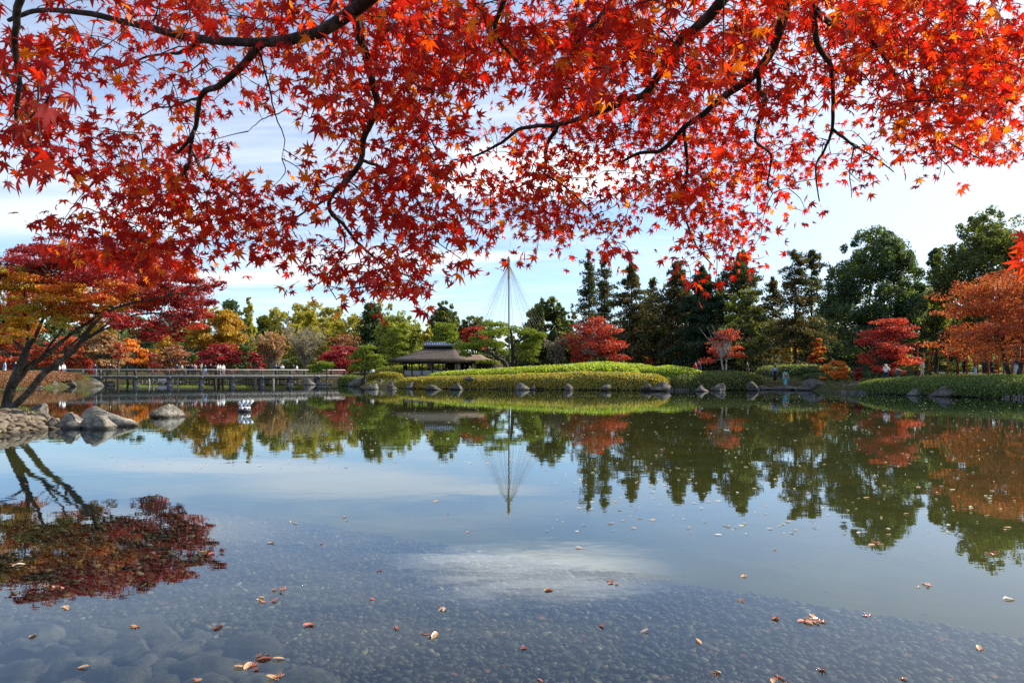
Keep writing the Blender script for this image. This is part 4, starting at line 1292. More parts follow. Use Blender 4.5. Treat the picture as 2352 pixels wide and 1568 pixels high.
def build_overhang():
    rng = R(77)
    base = np.array([1.35, -1.3, g1(1.35, -1.3)])
    t = thing('maple_tree', 'overhanging japanese maple with scarlet star leaves filling the top of the view', 'tree', base, 'red and orange maples')
    fork = np.array([0.75, -0.25, 3.05])
    # trunk and limbs
    tk = spline([base - [0, 0, 0.3], base + [0.05, 0.1, 0.9], base * 0.35 + fork * 0.65 + [0.12, 0, 0], fork], 6)
    Geo().tube(tk, np.linspace(0.17, 0.075, len(tk)), 10).build('trunk', M['bark_near'], t, base, True)
    nodes, rads = [], []
    for k, (pts, r0, r1) in enumerate(LIMBS):
        w = [P(*q) for q in pts]
        if pts[0][1] < -60:
            w = [fork, fork * 0.45 + w[0] * 0.55 + [0, 0, 0.14]] + w
            rr = np.r_[np.linspace(0.05, r0, 13)]
        w = spline(w, 6)
        w = w + np.cumsum(rng.normal(size=w.shape) * 0.0012, 0)
        rad = np.linspace(r0, r1, len(w))
        if pts[0][1] < -60:
            rad = np.r_[np.linspace(0.045, r0, 12), np.linspace(r0, r1, len(w) - 12)]
        Geo().tube(w, rad, 8 if r0 > .008 else 5).build('limb', M['bark_near'], t, base, True)
        nodes.append(w); rads.append(rad)
    nodes = np.vstack(nodes)
    # leaves sit above and beyond the stout wood, so the limbs stay bare underneath
    big_uv = np.vstack([spline([q for q in pts], 6) for pts, r0, r1 in LIMBS if r0 >= 0.0135])
    # leaf cluster positions from the density of the crown
    cl, cu = [], []
    for r, rowd in enumerate(GRID):
        for c, ch in enumerate(rowd):
            q = int(ch)
            if q == 0:
                continue
            for _ in range(rng.poisson(0.50 * q ** 1.9)):
                u, v = 98 * (c + rng.random()), 60 * (r + rng.random())
                D = canopy_depth(c, r, rng)
                w = (2.6 / D) ** 1.0
                hid = (np.hypot(big_uv[:, 0] - u, big_uv[:, 1] - v) < 46) & (big_uv[:, 2] > D - 0.06)
                if hid.any() and rng.random() < 0.9:
                    continue
                if rng.random() < min(1.0, 0.42 * (D / 2.2) ** 1.6):
                    cl.append(P(u, v, D)); cu.append(u / 2352)
    # the rest of the crown, above the picture
    for _ in range(900):
        u, v = rng.uniform(-350, 2750), rng.uniform(-520, -20)
        D = rng.uniform(1.3, 3.6)
        cl.append(P(u, v, D)); cu.append(u / 2352)
    cl = np.array(cl); cu = np.array(cu)
    # grow twigs: nearest cluster first, each from the nearest wood
    N0 = len(nodes)
    pool = np.zeros((N0 + 12 * len(cl), 3)); pool[:N0] = nodes; cnt = N0
    dmin = np.array([np.min(np.linalg.norm(nodes - q, axis=1)) for q in cl])
    TW = Geo()
    tips = []
    for i in np.argsort(dmin):
        q = cl[i]
        # prefer wood that is higher: leaves hang below
        dd = np.linalg.norm((pool[:cnt] - q), axis=1) + 0.5 * np.maximum(0, q[2] - pool[:cnt, 2])
        j = np.argmin(dd)
        a = pool[j]
        Ld = np.linalg.norm(q - a)
        m = (a + q) / 2 + rng.normal(size=3) * Ld * 0.10 + [0, 0, Ld * 0.08]
        p = spline([a, m, q], 3)
        TW.tube(p, np.linspace(min(0.0042, 0.0018 + Ld * 0.006), 0.0014, len(p)), 3)
        k = len(p) - 1
        pool[cnt:cnt + k] = p[1:]; cnt += k
        dirn = (q - m) / (np.linalg.norm(q - m) + 1e-6)
        tips.append((q, dirn))
    TW.build('twigs', M['bark_near'], t, base, kind='stuff')
    # leaves
    T = [leaf_template(rng, rng.uniform(0.05, 0.35), rng.uniform(0.0, 0.85)) for _ in range(14)]
    pos, mat3, size, tint, kind = [], [], [], [], []
    for (q, dirn), uu in zip(tips, cu):
        n = int(rng.integers(5, 10))
        pal = PAL_L if rng.random() > np.clip((uu - 0.25) / 0.6, 0.08, 0.92) else PAL_R
        for _ in range(n):
            off = rng.normal(size=3) * [0.055, 0.055, 0.032]
            y = dirn * 0.45 + rng.normal(size=3) * 0.75 + np.array([0, -0.05, -0.62])
            y /= np.linalg.norm(y)
            zn = np.array([0, -0.35, 0.75]) + rng.normal(size=3) * 0.55
            x = np.cross(y, zn); x /= np.linalg.norm(x) + 1e-9
            zn = np.cross(x, y)
            s = rng.uniform(0.021, 0.046)
            pos.append(q + off + y * 0.02); mat3.append(np.stack([x, y, zn], 1)); size.append(s)
            c = pal[min(3, int(rng.exponential(1.0)))] if rng.random() < 0.85 else pal[3] * 1.05
            tint.append(c * rng.uniform(0.75, 1.2)); kind.append(rng.integers(14))
    pos = np.array(pos); mat3 = np.array(mat3); size = np.array(size); tint = np.array(tint); kind = np.array(kind)
    u = U0 + pos[:, 0] / pos[:, 1] * FOC
    v = V0 - (pos[:, 2] - EYE) / pos[:, 1] * FOC
    vis = (u > 10) & (u < 2340) & (v > 10) & (v < 760)
    show = np.where(vis, size / pos[:, 1], 0)
    # of leaves that show large, keep those nothing stands in front of (coarse cells, nearest first)
    order = np.argsort(pos[:, 1])
    seen, pick = set(), []
    for i in order:
        if not vis[i]:
            continue
        rpx = size[i] / pos[i, 1] * FOC * 0.6
        k = (int(u[i] // 34), int(v[i] // 34))
        if k in seen:
            continue
        seen.add(k)
        pick.append(i)
    pick = sorted(pick, key=lambda i: -show[i])[:300]
    single = np.zeros(len(pos), bool); single[pick] = True
    # big mass as one part
    vs, f3, f4, ts, off = [], [], [], [], 0
    for k in range(14):
        tv, tf, tq = T[k]
        sel = np.flatnonzero((kind == k) & ~single)
        w = np.einsum('nij,vj->nvi', mat3[sel], tv) * size[sel][:, None, None] + pos[sel][:, None]
        nv = len(tv)
        o = off + np.arange(len(sel))[:, None, None] * nv
        f3.append((tf[None] + o).reshape(-1, 3)); f4.append((tq[None] + o).reshape(-1, 4))
        vs.append(w.reshape(-1, 3)); ts.append(np.repeat(tint[sel], nv, 0))
        off += nv * len(sel)
    link('leaves', mesh('leaves', np.concatenate(vs) - base, [np.concatenate(f3), np.concatenate(f4)], np.concatenate(ts), False, [M['leaf_red']]), t, kind='stuff')
    # single leaves share mesh data, one mesh per form and shade
    pals = np.vstack([PAL_L, PAL_R])
    cache = {}
    for i in pick:
        sh = int(np.argmin(np.abs(pals - tint[i]).sum(1)))
        kk = (int(kind[i]), sh)
        if kk not in cache:
            tv, tf, tq = T[kk[0]]
            cache[kk] = mesh('leaf', tv, [tf, tq], np.tile(pals[sh], (len(tv), 1)), False, [M['leaf_red']])
        o = link('leaf', cache[kk], t)
        mm = np.eye(4)
        mm[:3, :3] = mat3[i] * size[i]
        mm[:3, 3] = pos[i] - base
        o.matrix_basis = Matrix(mm.tolist())
    print('leaves', len(pos), 'clusters', len(cl))


build_overhang()


# a neighbour's spray entering at the right edge
def build_spray():
    rng = R(5)
    D = 2.2
    tip = P(2325, 560, D)
    root = P(2620, 430, D - 0.1)
    trunk_foot = np.array([5.4, 0.9, g1(5.4, 0.9)])
    t = thing('maple_tree', 'second maple close on the right whose red pointed leaves just enter the view', 'tree', trunk_foot, 'red and orange maples')
    p = spline([trunk_foot - [0, 0, 0.2], trunk_foot + [-0.1, 0.1, 1.1], trunk_foot + [-0.6, 0.3, 2.1], trunk_foot * 0.45 + root * 0.55 + [0, 0, 0.75], root, P(2420, 520, D), tip], 5)
    Geo().tube(p, 0.0014 + 0.085 * np.linspace(1, 0, len(p)) ** 2.2, 7).build('trunk', M['bark_near'], t, trunk_foot, True)
    for (u, v, ang, s) in ((2352, 560, 200, .045), (2345, 575, 235, .04), (2340, 600, 225, .05), (2362, 585, 190, .05), (2350, 540, 170, .04), (2356, 620, 240, .045), (2380, 560, 200, .05), (2375, 600, 230, .05)):
        tv, tf, tq = leaf_template(rng, 0.2, 0.2)
        y = np.array([math.cos(math.radians(ang)), 0.1, math.sin(math.radians(ang))]); y /= np.linalg.norm(y)
        zn = np.array([0.3, -0.8, 0.4]) + rng.normal(size=3) * 0.3
        x = np.cross(y, zn); x /= np.linalg.norm(x); zn = np.cross(x, y)
        w = tv @ np.stack([x, y, zn], 1).T * s * 1.05 + P(u, v, D)
        me = mesh('leaf', w - trunk_foot, [tf, tq], np.tile(PAL_R[1 + int(rng.integers(2))], (len(tv), 1)), False, [M['leaf_red']])
        link('leaf', me, t)


build_spray()


# ================================================================== THE MAPLE ON THE LEFT POINT
def build_left_maple():
    rng = R(21)
    D = 23.0
    base = np.array([X(18, D), D, Z(946, D)])
    t = thing('maple_tree', 'leaning many stemmed maple on the cobbled point, crown red above and amber below', 'tree', base, 'red and orange maples')

    def W(l, d0=0.0, d1=0.0):
        n = len(l)
        return [P(u, v, D + d0 + (d1 - d0) * i / (n - 1)) for i, (u, v) in enumerate(l)]
    stems = [
        (W([(10, 952), (22, 900), (38, 858), (56, 818), (62, 798)], 0, .2), .20, .13),
        (W([(61, 800), (50, 800), (38, 788), (22, 778), (0, 770)], .2, 1.2), .08, .04),
        (W([(62, 800), (65, 755), (60, 734), (54, 700), (58, 650)], .2, .6), .075, .03),
        (W([(64, 800), (84, 766), (98, 734), (118, 690), (120, 640)], .2, -.8), .09, .03),
        (W([(28, 890), (46, 866), (70, 838), (98, 822), (126, 797), (156, 773), (190, 748), (245, 712), (300, 670)], 0, 1.5), .13, .03),
        (W([(98, 822), (116, 790), (140, 760), (170, 700), (190, 640)], .5, 1.8), .06, .025),
        (W([(14, 952), (34, 930), (66, 900), (98, 860), (126, 838), (160, 812), (182, 790), (194, 775)], -.2, -.8), .15, .10),
        (W([(194, 775), (216, 744), (258, 710), (330, 690), (400, 676), (470, 662)], -.8, -1.5), .07, .02),
        (W([(188, 784), (226, 760), (260, 736), (320, 722), (380, 720), (430, 735)], -.8, -2.2), .06, .02),
        (W([(160, 812), (150, 800), (165, 790), (205, 752), (230, 700), (260, 640), (300, 600)], -.5, .4), .06, .02),
        (W([(182, 790), (215, 770), (270, 745), (330, 750), (370, 770)], -.8, 0.5), .05, .018),
    ]
    nodes = []
    for i, (l, r0, r1) in enumerate(stems):
        p = spline(l, 5)
        Geo().tube(p, np.linspace(r0, r1, len(p)) * 0.8, 9 if r0 > .08 else 6).build('stem', M['bark'], t, base, True)
        nodes.append(p[len(p) // 3:])
    nodes = np.vstack(nodes)
    RED = [(0.30, 0.018, 0.024), (0.37, 0.024, 0.026), (0.44, 0.05, 0.026), (0.22, 0.014, 0.022)]
    ORA = [(0.62, 0.19, 0.02), (0.56, 0.11, 0.02), (0.62, 0.28, 0.03), (0.42, 0.07, 0.02)]
    AMB = [(0.58, 0.34, 0.03), (0.40, 0.28, 0.03), (0.60, 0.24, 0.02), (0.26, 0.22, 0.03)]
    # (u, v, half width, half height, palette)
    cl = [(40, 600, 60, 28, RED), (95, 575, 60, 24, RED), (150, 580, 70, 28, RED), (205, 590, 70, 30, RED), (265, 590, 70, 28, RED), (320, 605, 70, 30, RED), (370, 625, 65, 30, RED), (90, 615, 70, 30, RED),
          (160, 625, 75, 30, RED), (235, 630, 75, 30, RED), (300, 645, 75, 30, RED), (420, 640, 60, 22, RED), (470, 655, 45, 14, RED), (495, 652, 24, 8, RED), (360, 660, 75, 28, RED), (430, 680, 60, 24, RED),
          (455, 700, 40, 18, RED), (470, 720, 22, 12, RED), (390, 700, 70, 28, RED), (330, 700, 70, 26, RED), (415, 735, 50, 20, RED), (370, 745, 55, 22, RED), (340, 770, 36, 16, RED), (390, 770, 30, 14, RED),
          (300, 735, 50, 20, RED), (20, 640, 60, 28, AMB), (50, 665, 65, 28, ORA), (110, 660, 70, 26, ORA), (170, 665, 70, 26, ORA), (230, 672, 70, 26, ORA), (285, 690, 60, 24, ORA), (30, 700, 60, 26, ORA),
          (90, 700, 70, 24, AMB), (150, 705, 70, 24, ORA), (210, 712, 60, 22, ORA), (260, 722, 50, 20, AMB), (20, 735, 50, 24, AMB), (60, 745, 45, 20, ORA), (30, 770, 36, 16, AMB), (120, 735, 50, 18, AMB), (180, 740, 50, 18, ORA),
          (150, 640, 60, 24, AMB), (70, 630, 50, 22, AMB), (-30, 660, 60, 40, ORA), (-60, 720, 60, 40, AMB), (-40, 610, 60, 30, RED), (230, 755, 30, 12, AMB), (205, 690, 50, 18, AMB)]
    F = Foliage(99)
    G = Geo()
    s = 2.9 / FOC * D
    for (u, v, a, b, pal) in cl:
        dd = D + rng.uniform(-1.9, 1.9)
        c = P(u, v, dd)
        r = np.array([a, 0, b]) / FOC * dd
        r[1] = r[0] * 0.9
        n = 2.35 * math.pi * a * b / (2.9 ** 2 * 2 * 0.62 * 0.6)
        for k in range(7):
            o = rng.uniform(-0.75, 0.75, 3)
            w = rng.uniform(0.35, 0.6)
            F.clump(c + o * r, r * [w, w, w * 0.85], n / 7, s, pal, up=0.5, shell=0.15, rnd=0.8, bright=0.25)
        for k in range(9):
            d = rng.normal(size=3); d /= np.linalg.norm(d)
            F.clump(c + d * r, r * 0.22, n / 60, s, pal, up=0.8, shell=0.1)
        i = np.argmin(np.linalg.norm(nodes - c, axis=1))
        limbs(G, nodes[i], [c, c + [r[0] * 0.6, 0, r[2] * 0.3], c - [r[0] * 0.5, 0, -r[2] * 0.2]], 0.018, rng, 0.03, 4)
    G.build('twigs', M['bark'], t, base, kind='stuff')
    F.build('crown', 'autumn', t, base)


build_left_maple()

# ================================================================== TREES ROUND THE POND
GT = 'trees round the pond'
# --- right: tall conifers (u, D, top v, width px, label, palette, seed, options)
for a in [
    (1353, 122, 584, 66, 'tallest slim fir of the twin pair standing nearest the rope pole', FIR, 1, dict(dens=0.62, taper=0.6, vlow=770, ragged=0.7)),
    (1388, 124, 586, 62, 'slightly shorter twin fir with ragged open branches beside the tallest slim fir', FIR, 2, dict(dens=0.62, taper=0.6, vlow=775, ragged=0.7)),
    (1450, 116, 606, 118, 'rusty tinged pointed fir right of the twin firs', FIRB, 3, dict(dens=1.0, vlow=820, taper=0.95)),
    (1500, 128, 642, 84, 'small thin fir half hidden between two bigger firs', FIRB, 4, dict(dens=0.7)),
    (1556, 112, 604, 132, 'broad rust brown fir under the dangling red maple spray', FIRB, 5, dict(dens=1.05, taper=0.8)),
    (1613, 106, 616, 96, 'dense dark narrow cypress with an even green cone', [(0.026, 0.052, 0.028), (0.03, 0.06, 0.028)], 6, dict(dens=1.9, taper=0.75, ragged=0.2, vlow=840)),
    (1702, 104, 582, 150, 'wide dark fir with upswept branches behind the yellow green tree', FIR, 7, dict(dens=1.15, taper=0.8, droop=0.0)),
    (1826, 94, 572, 108, 'bare stemmed fir with flat open tiers, left of a close pair', FIRB, 8, dict(dens=0.55, taper=0.6, vlow=800, ragged=0.7)),
    (1864, 95, 579, 92, 'bare stemmed fir with flat open tiers, right of a close pair', FIR, 9, dict(dens=0.58, taper=0.6, vlow=800, ragged=0.7)),
    (1775, 112, 640, 90, 'thin fir seen behind the open tiered pair', FIRB, 10, dict(dens=0.7)),
    (1655, 125, 655, 80, 'small green fir peeping between the cypress and the wide dark fir', GREEN_B, 11, dict(dens=0.8)),
    (2152, 84, 572, 70, 'pointed dark tree top between the two great evergreens', GREEN_D, 12, dict(dens=0.9, taper=0.6)),
    (855, 128, 700, 66, 'dark green conifer rising behind the soft willow green tree', GREEN_D, 13, dict(dens=1.5, taper=0.5, ragged=0.3)),
    (527, 150, 694, 62, 'flat topped dark pine above the amber tree', GREEN_D, 14, dict(dens=1.1, taper=0.35, ragged=0.4)),
]:
    fir(a[0], a[1], a[2], a[3], a[4], a[5], a[6], group='tall conifers', **a[7])
# lower dark trees filling the wood behind
for i, (u, D, vt, w, pal, lb) in enumerate([
    (1330, 140, 770, 90, GREEN_D, 'dark low evergreen behind the scarlet maple of the island'), (1420, 134, 740, 110, FIRB, 'brownish evergreen filling the gap under the twin firs'),
    (1490, 126, 720, 120, FIRB, 'rusty evergreen below the half hidden thin fir'), (1560, 120, 700, 130, GREEN_D, 'dark evergreen under the broad rust brown fir'), (1640, 118, 720, 120, GREEN_D, 'dark evergreen right of the cypress foot'),
    (1730, 118, 700, 120, FIRB, 'brown green evergreen behind the yellow green tree'), (1800, 120, 720, 110, YELL, 'golden brown tree glowing behind the open tiered firs'), (1890, 110, 690, 120, FIRB, 'brown evergreen left of the great dark evergreen'),
    (1950, 100, 780, 110, GREEN_D, 'low dark evergreen at the foot of the great dark evergreen'), (2100, 96, 700, 110, GREEN_B, 'mid green tree in the gap between the great evergreens'), (2200, 78, 740, 110, GREEN_D, 'low dark evergreen behind the sprawling rust maple'), (2352, 80, 720, 110, GREEN_D, 'dark evergreen behind the pergola')]):
    broadleaf(u, D, vt, w, lb, pal, 500 + i, vb=836, group='dark trees in the wood', mat='needle' if pal in (FIRB, GREEN_D) else 'foliage', nclump=22, cover=2.0, px=3.0)
broadleaf(1712, 95, 655, 118, 'yellow green feathery tree in front of the wide dark fir', [(0.09, 0.115, 0.022), (0.12, 0.14, 0.025), (0.07, 0.09, 0.022)], 20, vb=840, group=GT, nclump=40, cr=0.22, flat=0.55, cover=1.7, edge=0.2)
broadleaf(2006, 72, 518, 232, 'great dark evergreen tree with a broad dome right of the open firs', GREEN_D, 21, vb=838, group=GT, nclump=70, cr=0.22, cover=3.0)
broadleaf(2268, 67, 474, 250, 'tallest evergreen with sunlit yellow green leaves, topmost on the right', GREEN_B, 22, vb=800, group=GT, nclump=70, cr=0.22, cover=2.4)
broadleaf(2148, 80, 640, 90, 'light leaved small tree lit between the two great evergreens', [(0.14, 0.16, 0.03), (0.10, 0.13, 0.03)], 23, vb=770, group=GT, nclump=26, cover=1.8)
broadleaf(2330, 72, 560, 150, 'dark green crown behind the tallest sunlit evergreen', GREEN_D, 24, vb=800, group=GT, nclump=30)
# --- middle: rounded evergreens behind the tea house
broadleaf(1257, 132, 679, 118, 'round evergreen dome just right of the rope pole', GREEN_B, 25, vb=838, group=GT, nclump=60, cr=0.27, cover=4.6)
broadleaf(1310, 136, 715, 60, 'small shoulder of evergreen leaves beside the round dome', GREEN_B, 26, vb=840, group=GT, nclump=20)
broadleaf(1020, 132, 690, 78, 'tall rounded evergreen left of the fanned ropes', GREEN_B, 27, vb=800, group=GT, nclump=44, cr=0.30, cover=4.6)
broadleaf(1092, 136, 722, 92, 'lower evergreen crown seen through the fanned ropes', GREEN_B, 28, vb=800, group=GT, nclump=30)
broadleaf(918, 114, 716, 124, 'soft willow green tree with drooping sprays left of the tea house', GREEN_Y, 29, vb=835, group=GT, nclump=46, cr=0.24, flat=1.1, cover=2.8)
broadleaf(982, 112, 742, 34, 'narrow bright yellow tree at the edge of the willow green tree', [(0.40, 0.33, 0.03), (0.34, 0.30, 0.03)], 30, vb=815, group=GT, nclump=14, mat='autumn')
layered_maple(1090, 108, 745, 74, 'bright crimson maple glowing behind the spreading pine', SCAR, 31, 800, group='red and orange maples')
layered_maple(1362, 92, 729, 166, 'wide scarlet maple on the island behind the green hedges', SCAR, 32, 822, group='red and orange maples', cover=2.6, pads=34, bare=0.6, trunk='bark_pale')
twiggy(1276, 92, 786, 62, 'grey twiggy shrub tree left of the wide scarlet maple', 33, 838, pal=GREY, leaves=1.2, group='nearly bare trees')
layered_maple(1490, 98, 822, 30, 'small dark red bush under the firs', CRIM, 34, 852, group='red and orange maples', stems=1, pads=8)
# --- right bank maples
layered_maple(1662, 72, 748, 118, 'sparse orange red maple with pale bare limbs on the right bank', SCAR, 35, 826, group='red and orange maples', cover=1.15, pads=16, bare=1.4, trunk='bark_pale', stems=2, layers=3)
layered_maple(1877, 80, 775, 48, 'narrow maple of mixed red and orange leaves at the foot of the bare stemmed firs', ORNG + SCAR, 36, 836, group='red and orange maples', cover=2.2, stems=1, pads=14)
layered_maple(1922, 63, 822, 84, 'low bright orange maple drooping over dark rocks', ORNG, 37, 866, group='red and orange maples', cover=2.4, stems=2, pads=16, droop=0.25)
layered_maple(1975, 60, 842, 44, 'little dark red maple trailing towards the water', CRIM, 38, 878, group='red and orange maples', cover=2.0, stems=1, pads=9, droop=0.3)
layered_maple(2042, 58, 724, 152, 'red maple with a bright coral heart before the great dark evergreen', [(0.50, 0.07, 0.04), (0.45, 0.045, 0.035), (0.24, 0.025, 0.03)], 39, 852, group='red and orange maples', cover=2.0, pads=34, bare=0.5)
layered_maple(1804, 92, 800, 44, 'small golden yellow maple below the open tiered firs', YELL, 40, 832, group='red and orange maples', cover=1.6, stems=1, pads=8)
layered_maple(2330, 50, 616, 360, 'sprawling rust orange maple arching over the vermilion pergola', RUST, 41, 800, group='red and orange maples', cover=2.0, pads=52, bare=0.6, stems=2, droop=0.12)
# --- left bank wood
broadleaf(492, 116, 704, 160, 'amber yellow tree behind the crimson maples of the left bank', [(0.40, 0.23, 0.03), (0.34, 0.17, 0.02), (0.44, 0.28, 0.03)], 50, vb=812, group=GT, mat='autumn', nclump=46, cr=0.24, flat=0.8, cover=2.6)
layered_maple(505, 104, 788, 130, 'broad crimson maple behind the middle of the footbridge', CRIM, 51, 850, group='red and orange maples', cover=2.8, pads=36)
layered_maple(585, 102, 806, 54, 'smaller crimson maple adjoining the broad crimson one', CRIM, 52, 850, group='red and orange maples', cover=2.6, pads=16)
twiggy(628, 106, 768, 82, 'tan fan shaped tree of fine twigs behind the bridge', 53, 838, leaves=0.9, group='nearly bare trees', n1=12)
twiggy(702, 112, 764, 92, 'grey brown bare tree in front of the bamboo', 54, 830, pal=GREY, leaves=0.5, group='nearly bare trees', n1=12)
layered_maple(786, 104, 792, 132, 'deep crimson maple with pale stem beside the trained pine', CRIM, 55, 850, group='red and orange maples', cover=2.6, pads=34, trunk='bark_pale', bare=0.5)
layered_maple(795, 114, 766, 104, 'dull pink brown maple behind the deep crimson maple', BRWN, 56, 806, group='red and orange maples', cover=1.9, pads=20)
layered_maple(300, 98, 776, 90, 'orange maple above the left end of the footbridge', ORNG, 57, 838, group='red and orange maples', cover=2.4, pads=26, stems=2)
layered_maple(235, 94, 756, 120, 'tan orange maple thinning to twigs behind the leaning trunks', TANB, 58, 846, group='red and orange maples', cover=2.2, pads=30, bare=1.0)
layered_maple(268, 90, 786, 40, 'small pinkish red maple spray behind the leaning stems', SCAR, 59, 820, group='red and orange maples', cover=2.0, pads=9, stems=1)
layered_maple(345, 102, 812, 84, 'dusky red low maple right of the orange maple', CRIM + BRWN, 60, 850, group='red and orange maples', cover=2.4, pads=20, trunk='bark_pale')
layered_maple(402, 100, 792, 96, 'salmon and gold maple left of the broad crimson maple', BRWN + [(0.42, 0.16, 0.07)], 61, 848, group='red and orange maples', cover=2.2, pads=24, trunk='bark_pale', bare=0.6)
layered_maple(385, 112, 768, 100, 'yellow maple behind the salmon and gold maple', YELL, 62, 820, group='red and orange maples', cover=2.2, pads=24)
layered_maple(150, 92, 770, 120, 'russet brown maple behind the middle stems of the leaning maple', RUST, 63, 846, group='red and orange maples', cover=2.2, pads=26)
layered_maple(40, 92, 745, 150, 'rose and orange maple behind the people on the left bank', SCAR + RUST, 64, 840, group='red and orange maples', cover=2.2, pads=28, bare=0.5)
shrub(192, 218, 826, 858, 86, 'pointed bright red bush by the bridge landing', SCAR, 65, group='shrubs', mat='autumn')
for i, (u0, u1, vt, vb, D, pal, lb) in enumerate([(428, 460, 812, 848, 110, GREEN_B, 'dark green bush between salmon and crimson maples'), (318, 338, 822, 850, 100, GREEN_B, 'little green bush under the orange maple'),
                                                (648, 745, 818, 846, 116, GREEN_B, 'long dark clipped bush below the bare grey tree'), (580, 660, 815, 846, 120, GREEN_D, 'dark bush under the tan fan tree')]):
    shrub(u0, u1, vt, vb, D, lb, pal, 70 + i, group='shrubs')
# far rows closing the view
k = 0
FARL = 'dark evergreen tree in the far row closing off the garden'
for (u, D, vt, w) in [(20, 165, 700, 150), (120, 170, 720, 140), (215, 165, 728, 130), (300, 172, 720, 130), (385, 165, 726, 120), (455, 172, 716, 110), (560, 170, 712, 100), (610, 176, 716, 90), (680, 182, 722, 110), (770, 182, 724, 110), (835, 165, 728, 80),
                      (905, 165, 736, 100), (975, 168, 748, 90), (1050, 170, 756, 100), (1130, 172, 764, 100), (1200, 172, 762, 100), (1300, 172, 760, 110), (1380, 168, 756, 110), (1470, 165, 748, 110), (1560, 165, 740, 110), (1650, 160, 740, 110),
                      (1740, 160, 745, 110), (1830, 156, 745, 110), (1920, 150, 720, 120), (2020, 150, 740, 130), (2120, 146, 720, 130), (2230, 146, 700, 140), (2340, 146, 690, 140), (-90, 165, 690, 150), (2450, 140, 660, 160)]:
    broadleaf(u, D, vt, w, FARL, [GREEN_D, GREEN_B, FIRB][k % 3], 700 + k, vb=850, group='far row of dark evergreens', nclump=16, cover=2.2, px=3.2, name='evergreen_tree')
    k += 1


# --- bamboo: each clump has culms and arching plumes
def bamboo(u, D, vt, wpx, label, seed):
    rng = R(seed)
    x = X(u, D); bz = g1(x, D)
    base = np.array([x, D, bz])
    t = thing('bamboo_clump', label, 'bamboo', base, 'bamboo grove behind the bridge')
    G, F = Geo(), Foliage(seed)
    rx = wpx / FOC * D / 2
    H = Z(vt, D) - bz
    s = 2.6 / FOC * D
    for i in range(11):
        a, q = rng.uniform(0, 6.28), rng.random() ** 0.5
        o = base + [math.cos(a) * q * rx * 0.5, math.sin(a) * q * rx * 0.5, 0]
        h = H * (rng.uniform(0.55, 1.0) if i else 1.0)
        d = np.array([math.cos(a), math.sin(a) * 0.6, 0]) * rx * rng.uniform(0.25, 0.6)
        p = spline([o, o + d * 0.15 + [0, 0, h * 0.45], o + d * 0.5 + [0, 0, h * 0.82], o + d + [0, 0, h], o + d * 1.5 + [0, 0, h * 0.95]], 5)
        G.tube(p, np.linspace(0.055, 0.012, len(p)), 4)
        pal = [np.array(q) * rng.uniform(0.6, 1.1) for q in BAMBOO]
        for j in range(46):
            k = rng.integers(5, len(p))
            w = rx * (0.05 + 0.20 * (1 - k / len(p)) + 0.05)
            c = p[k] + rng.normal(size=3) * [w, w, 0.2] - [0, 0, w * 0.8]
            F.clump(c, np.array([rx * 0.10, rx * 0.1, rx * 0.14]), 10, s * 1.15, pal, up=-0.2, shell=0.05, rnd=0.9, asp=0.32)
    G.build('culms', mats_culm(), t, base, kind='stuff')
    F.build('foliage', 'foliage', t, base)


def mats_culm():
    if 'culm' not in M:
        M['culm'] = plain('bamboo_culm', (0.20, 0.24, 0.06), 0.4)
    return M['culm']


for i, (u, D, vt, w, lb) in enumerate([(640, 142, 706, 56, 'leftmost golden green bamboo clump above the tan fan tree'), (668, 136, 714, 60, 'bamboo clump second from the tan fan tree'), (700, 144, 690, 62, 'tallest bamboo clump with feathery tips'),
                                      (735, 138, 716, 58, 'bamboo clump above the bare grey tree'), (768, 144, 706, 58, 'bamboo clump behind the dull pink brown maple'), (800, 140, 726, 54, 'golden bamboo clump nearest the willow green tree'),
                                      (828, 148, 722, 44, 'thin bamboo clump beside the dark conifer'), (690, 128, 748, 60, 'low rounded bamboo clump in front of the grove'), (745, 128, 752, 60, 'low bright bamboo clump behind the grey bare tree'),
                                      (880, 134, 690, 44, 'bamboo clump just behind the willow green tree'), (576, 155, 686, 26, 'single pale bamboo plume above the far dark row')]):
    bamboo(u, D, vt, w, lb, 800 + i)

# --- trained pines
D = 79.5
pads_pine('great leaning pine with cloud like pads reaching over the tea house roof', P(1164, 852, D),
          [[P(1166, 858, D), P(1160, 834, D), P(1144, 823, D), P(1127, 811, D - .3), P(1106, 806, D - .5), P(1085, 800, D - .6)], [P(1144, 823, D), P(1138, 800, D), P(1130, 780, D), P(1140, 762, D), P(1142, 752, D)]],
          [(1112, 1168, 740, 754, D + .6), (1098, 1170, 760, 776, D - .5), (1078, 1108, 772, 786, D), (1026, 1058, 778, 794, D - .8), (1050, 1105, 786, 806, D - 1.2), (1092, 1158, 782, 802, D - 1), (1140, 1168, 802, 815, D - 1.2), (1056, 1082, 808, 822, D - .6), (1093, 1150, 826, 838, D - 1.5), (1040, 1075, 790, 802, D + .5)], 61, rt=0.34, group='trained pines')
D = 89.0
pads_pine('broad pine with an upright trunk right of the rope pole', P(1178, 852, D),
          [[P(1177, 858, D), P(1178, 820, D), P(1176, 790, D), P(1174, 765, D), P(1170, 752, D)], [P(1177, 800, D), P(1195, 782, D), P(1220, 772, D), P(1240, 768, D)]],
          [(1144, 1200, 752, 766, D), (1188, 1246, 758, 774, D - .5), (1222, 1256, 766, 780, D - .8), (1206, 1244, 776, 790, D), (1182, 1244, 788, 804, D - .6), (1182, 1240, 804, 818, D - 1), (1195, 1236, 818, 832, D - .4), (1160, 1182, 772, 786, D + .5)], 62, rt=0.32, group='trained pines')
D = 102.0
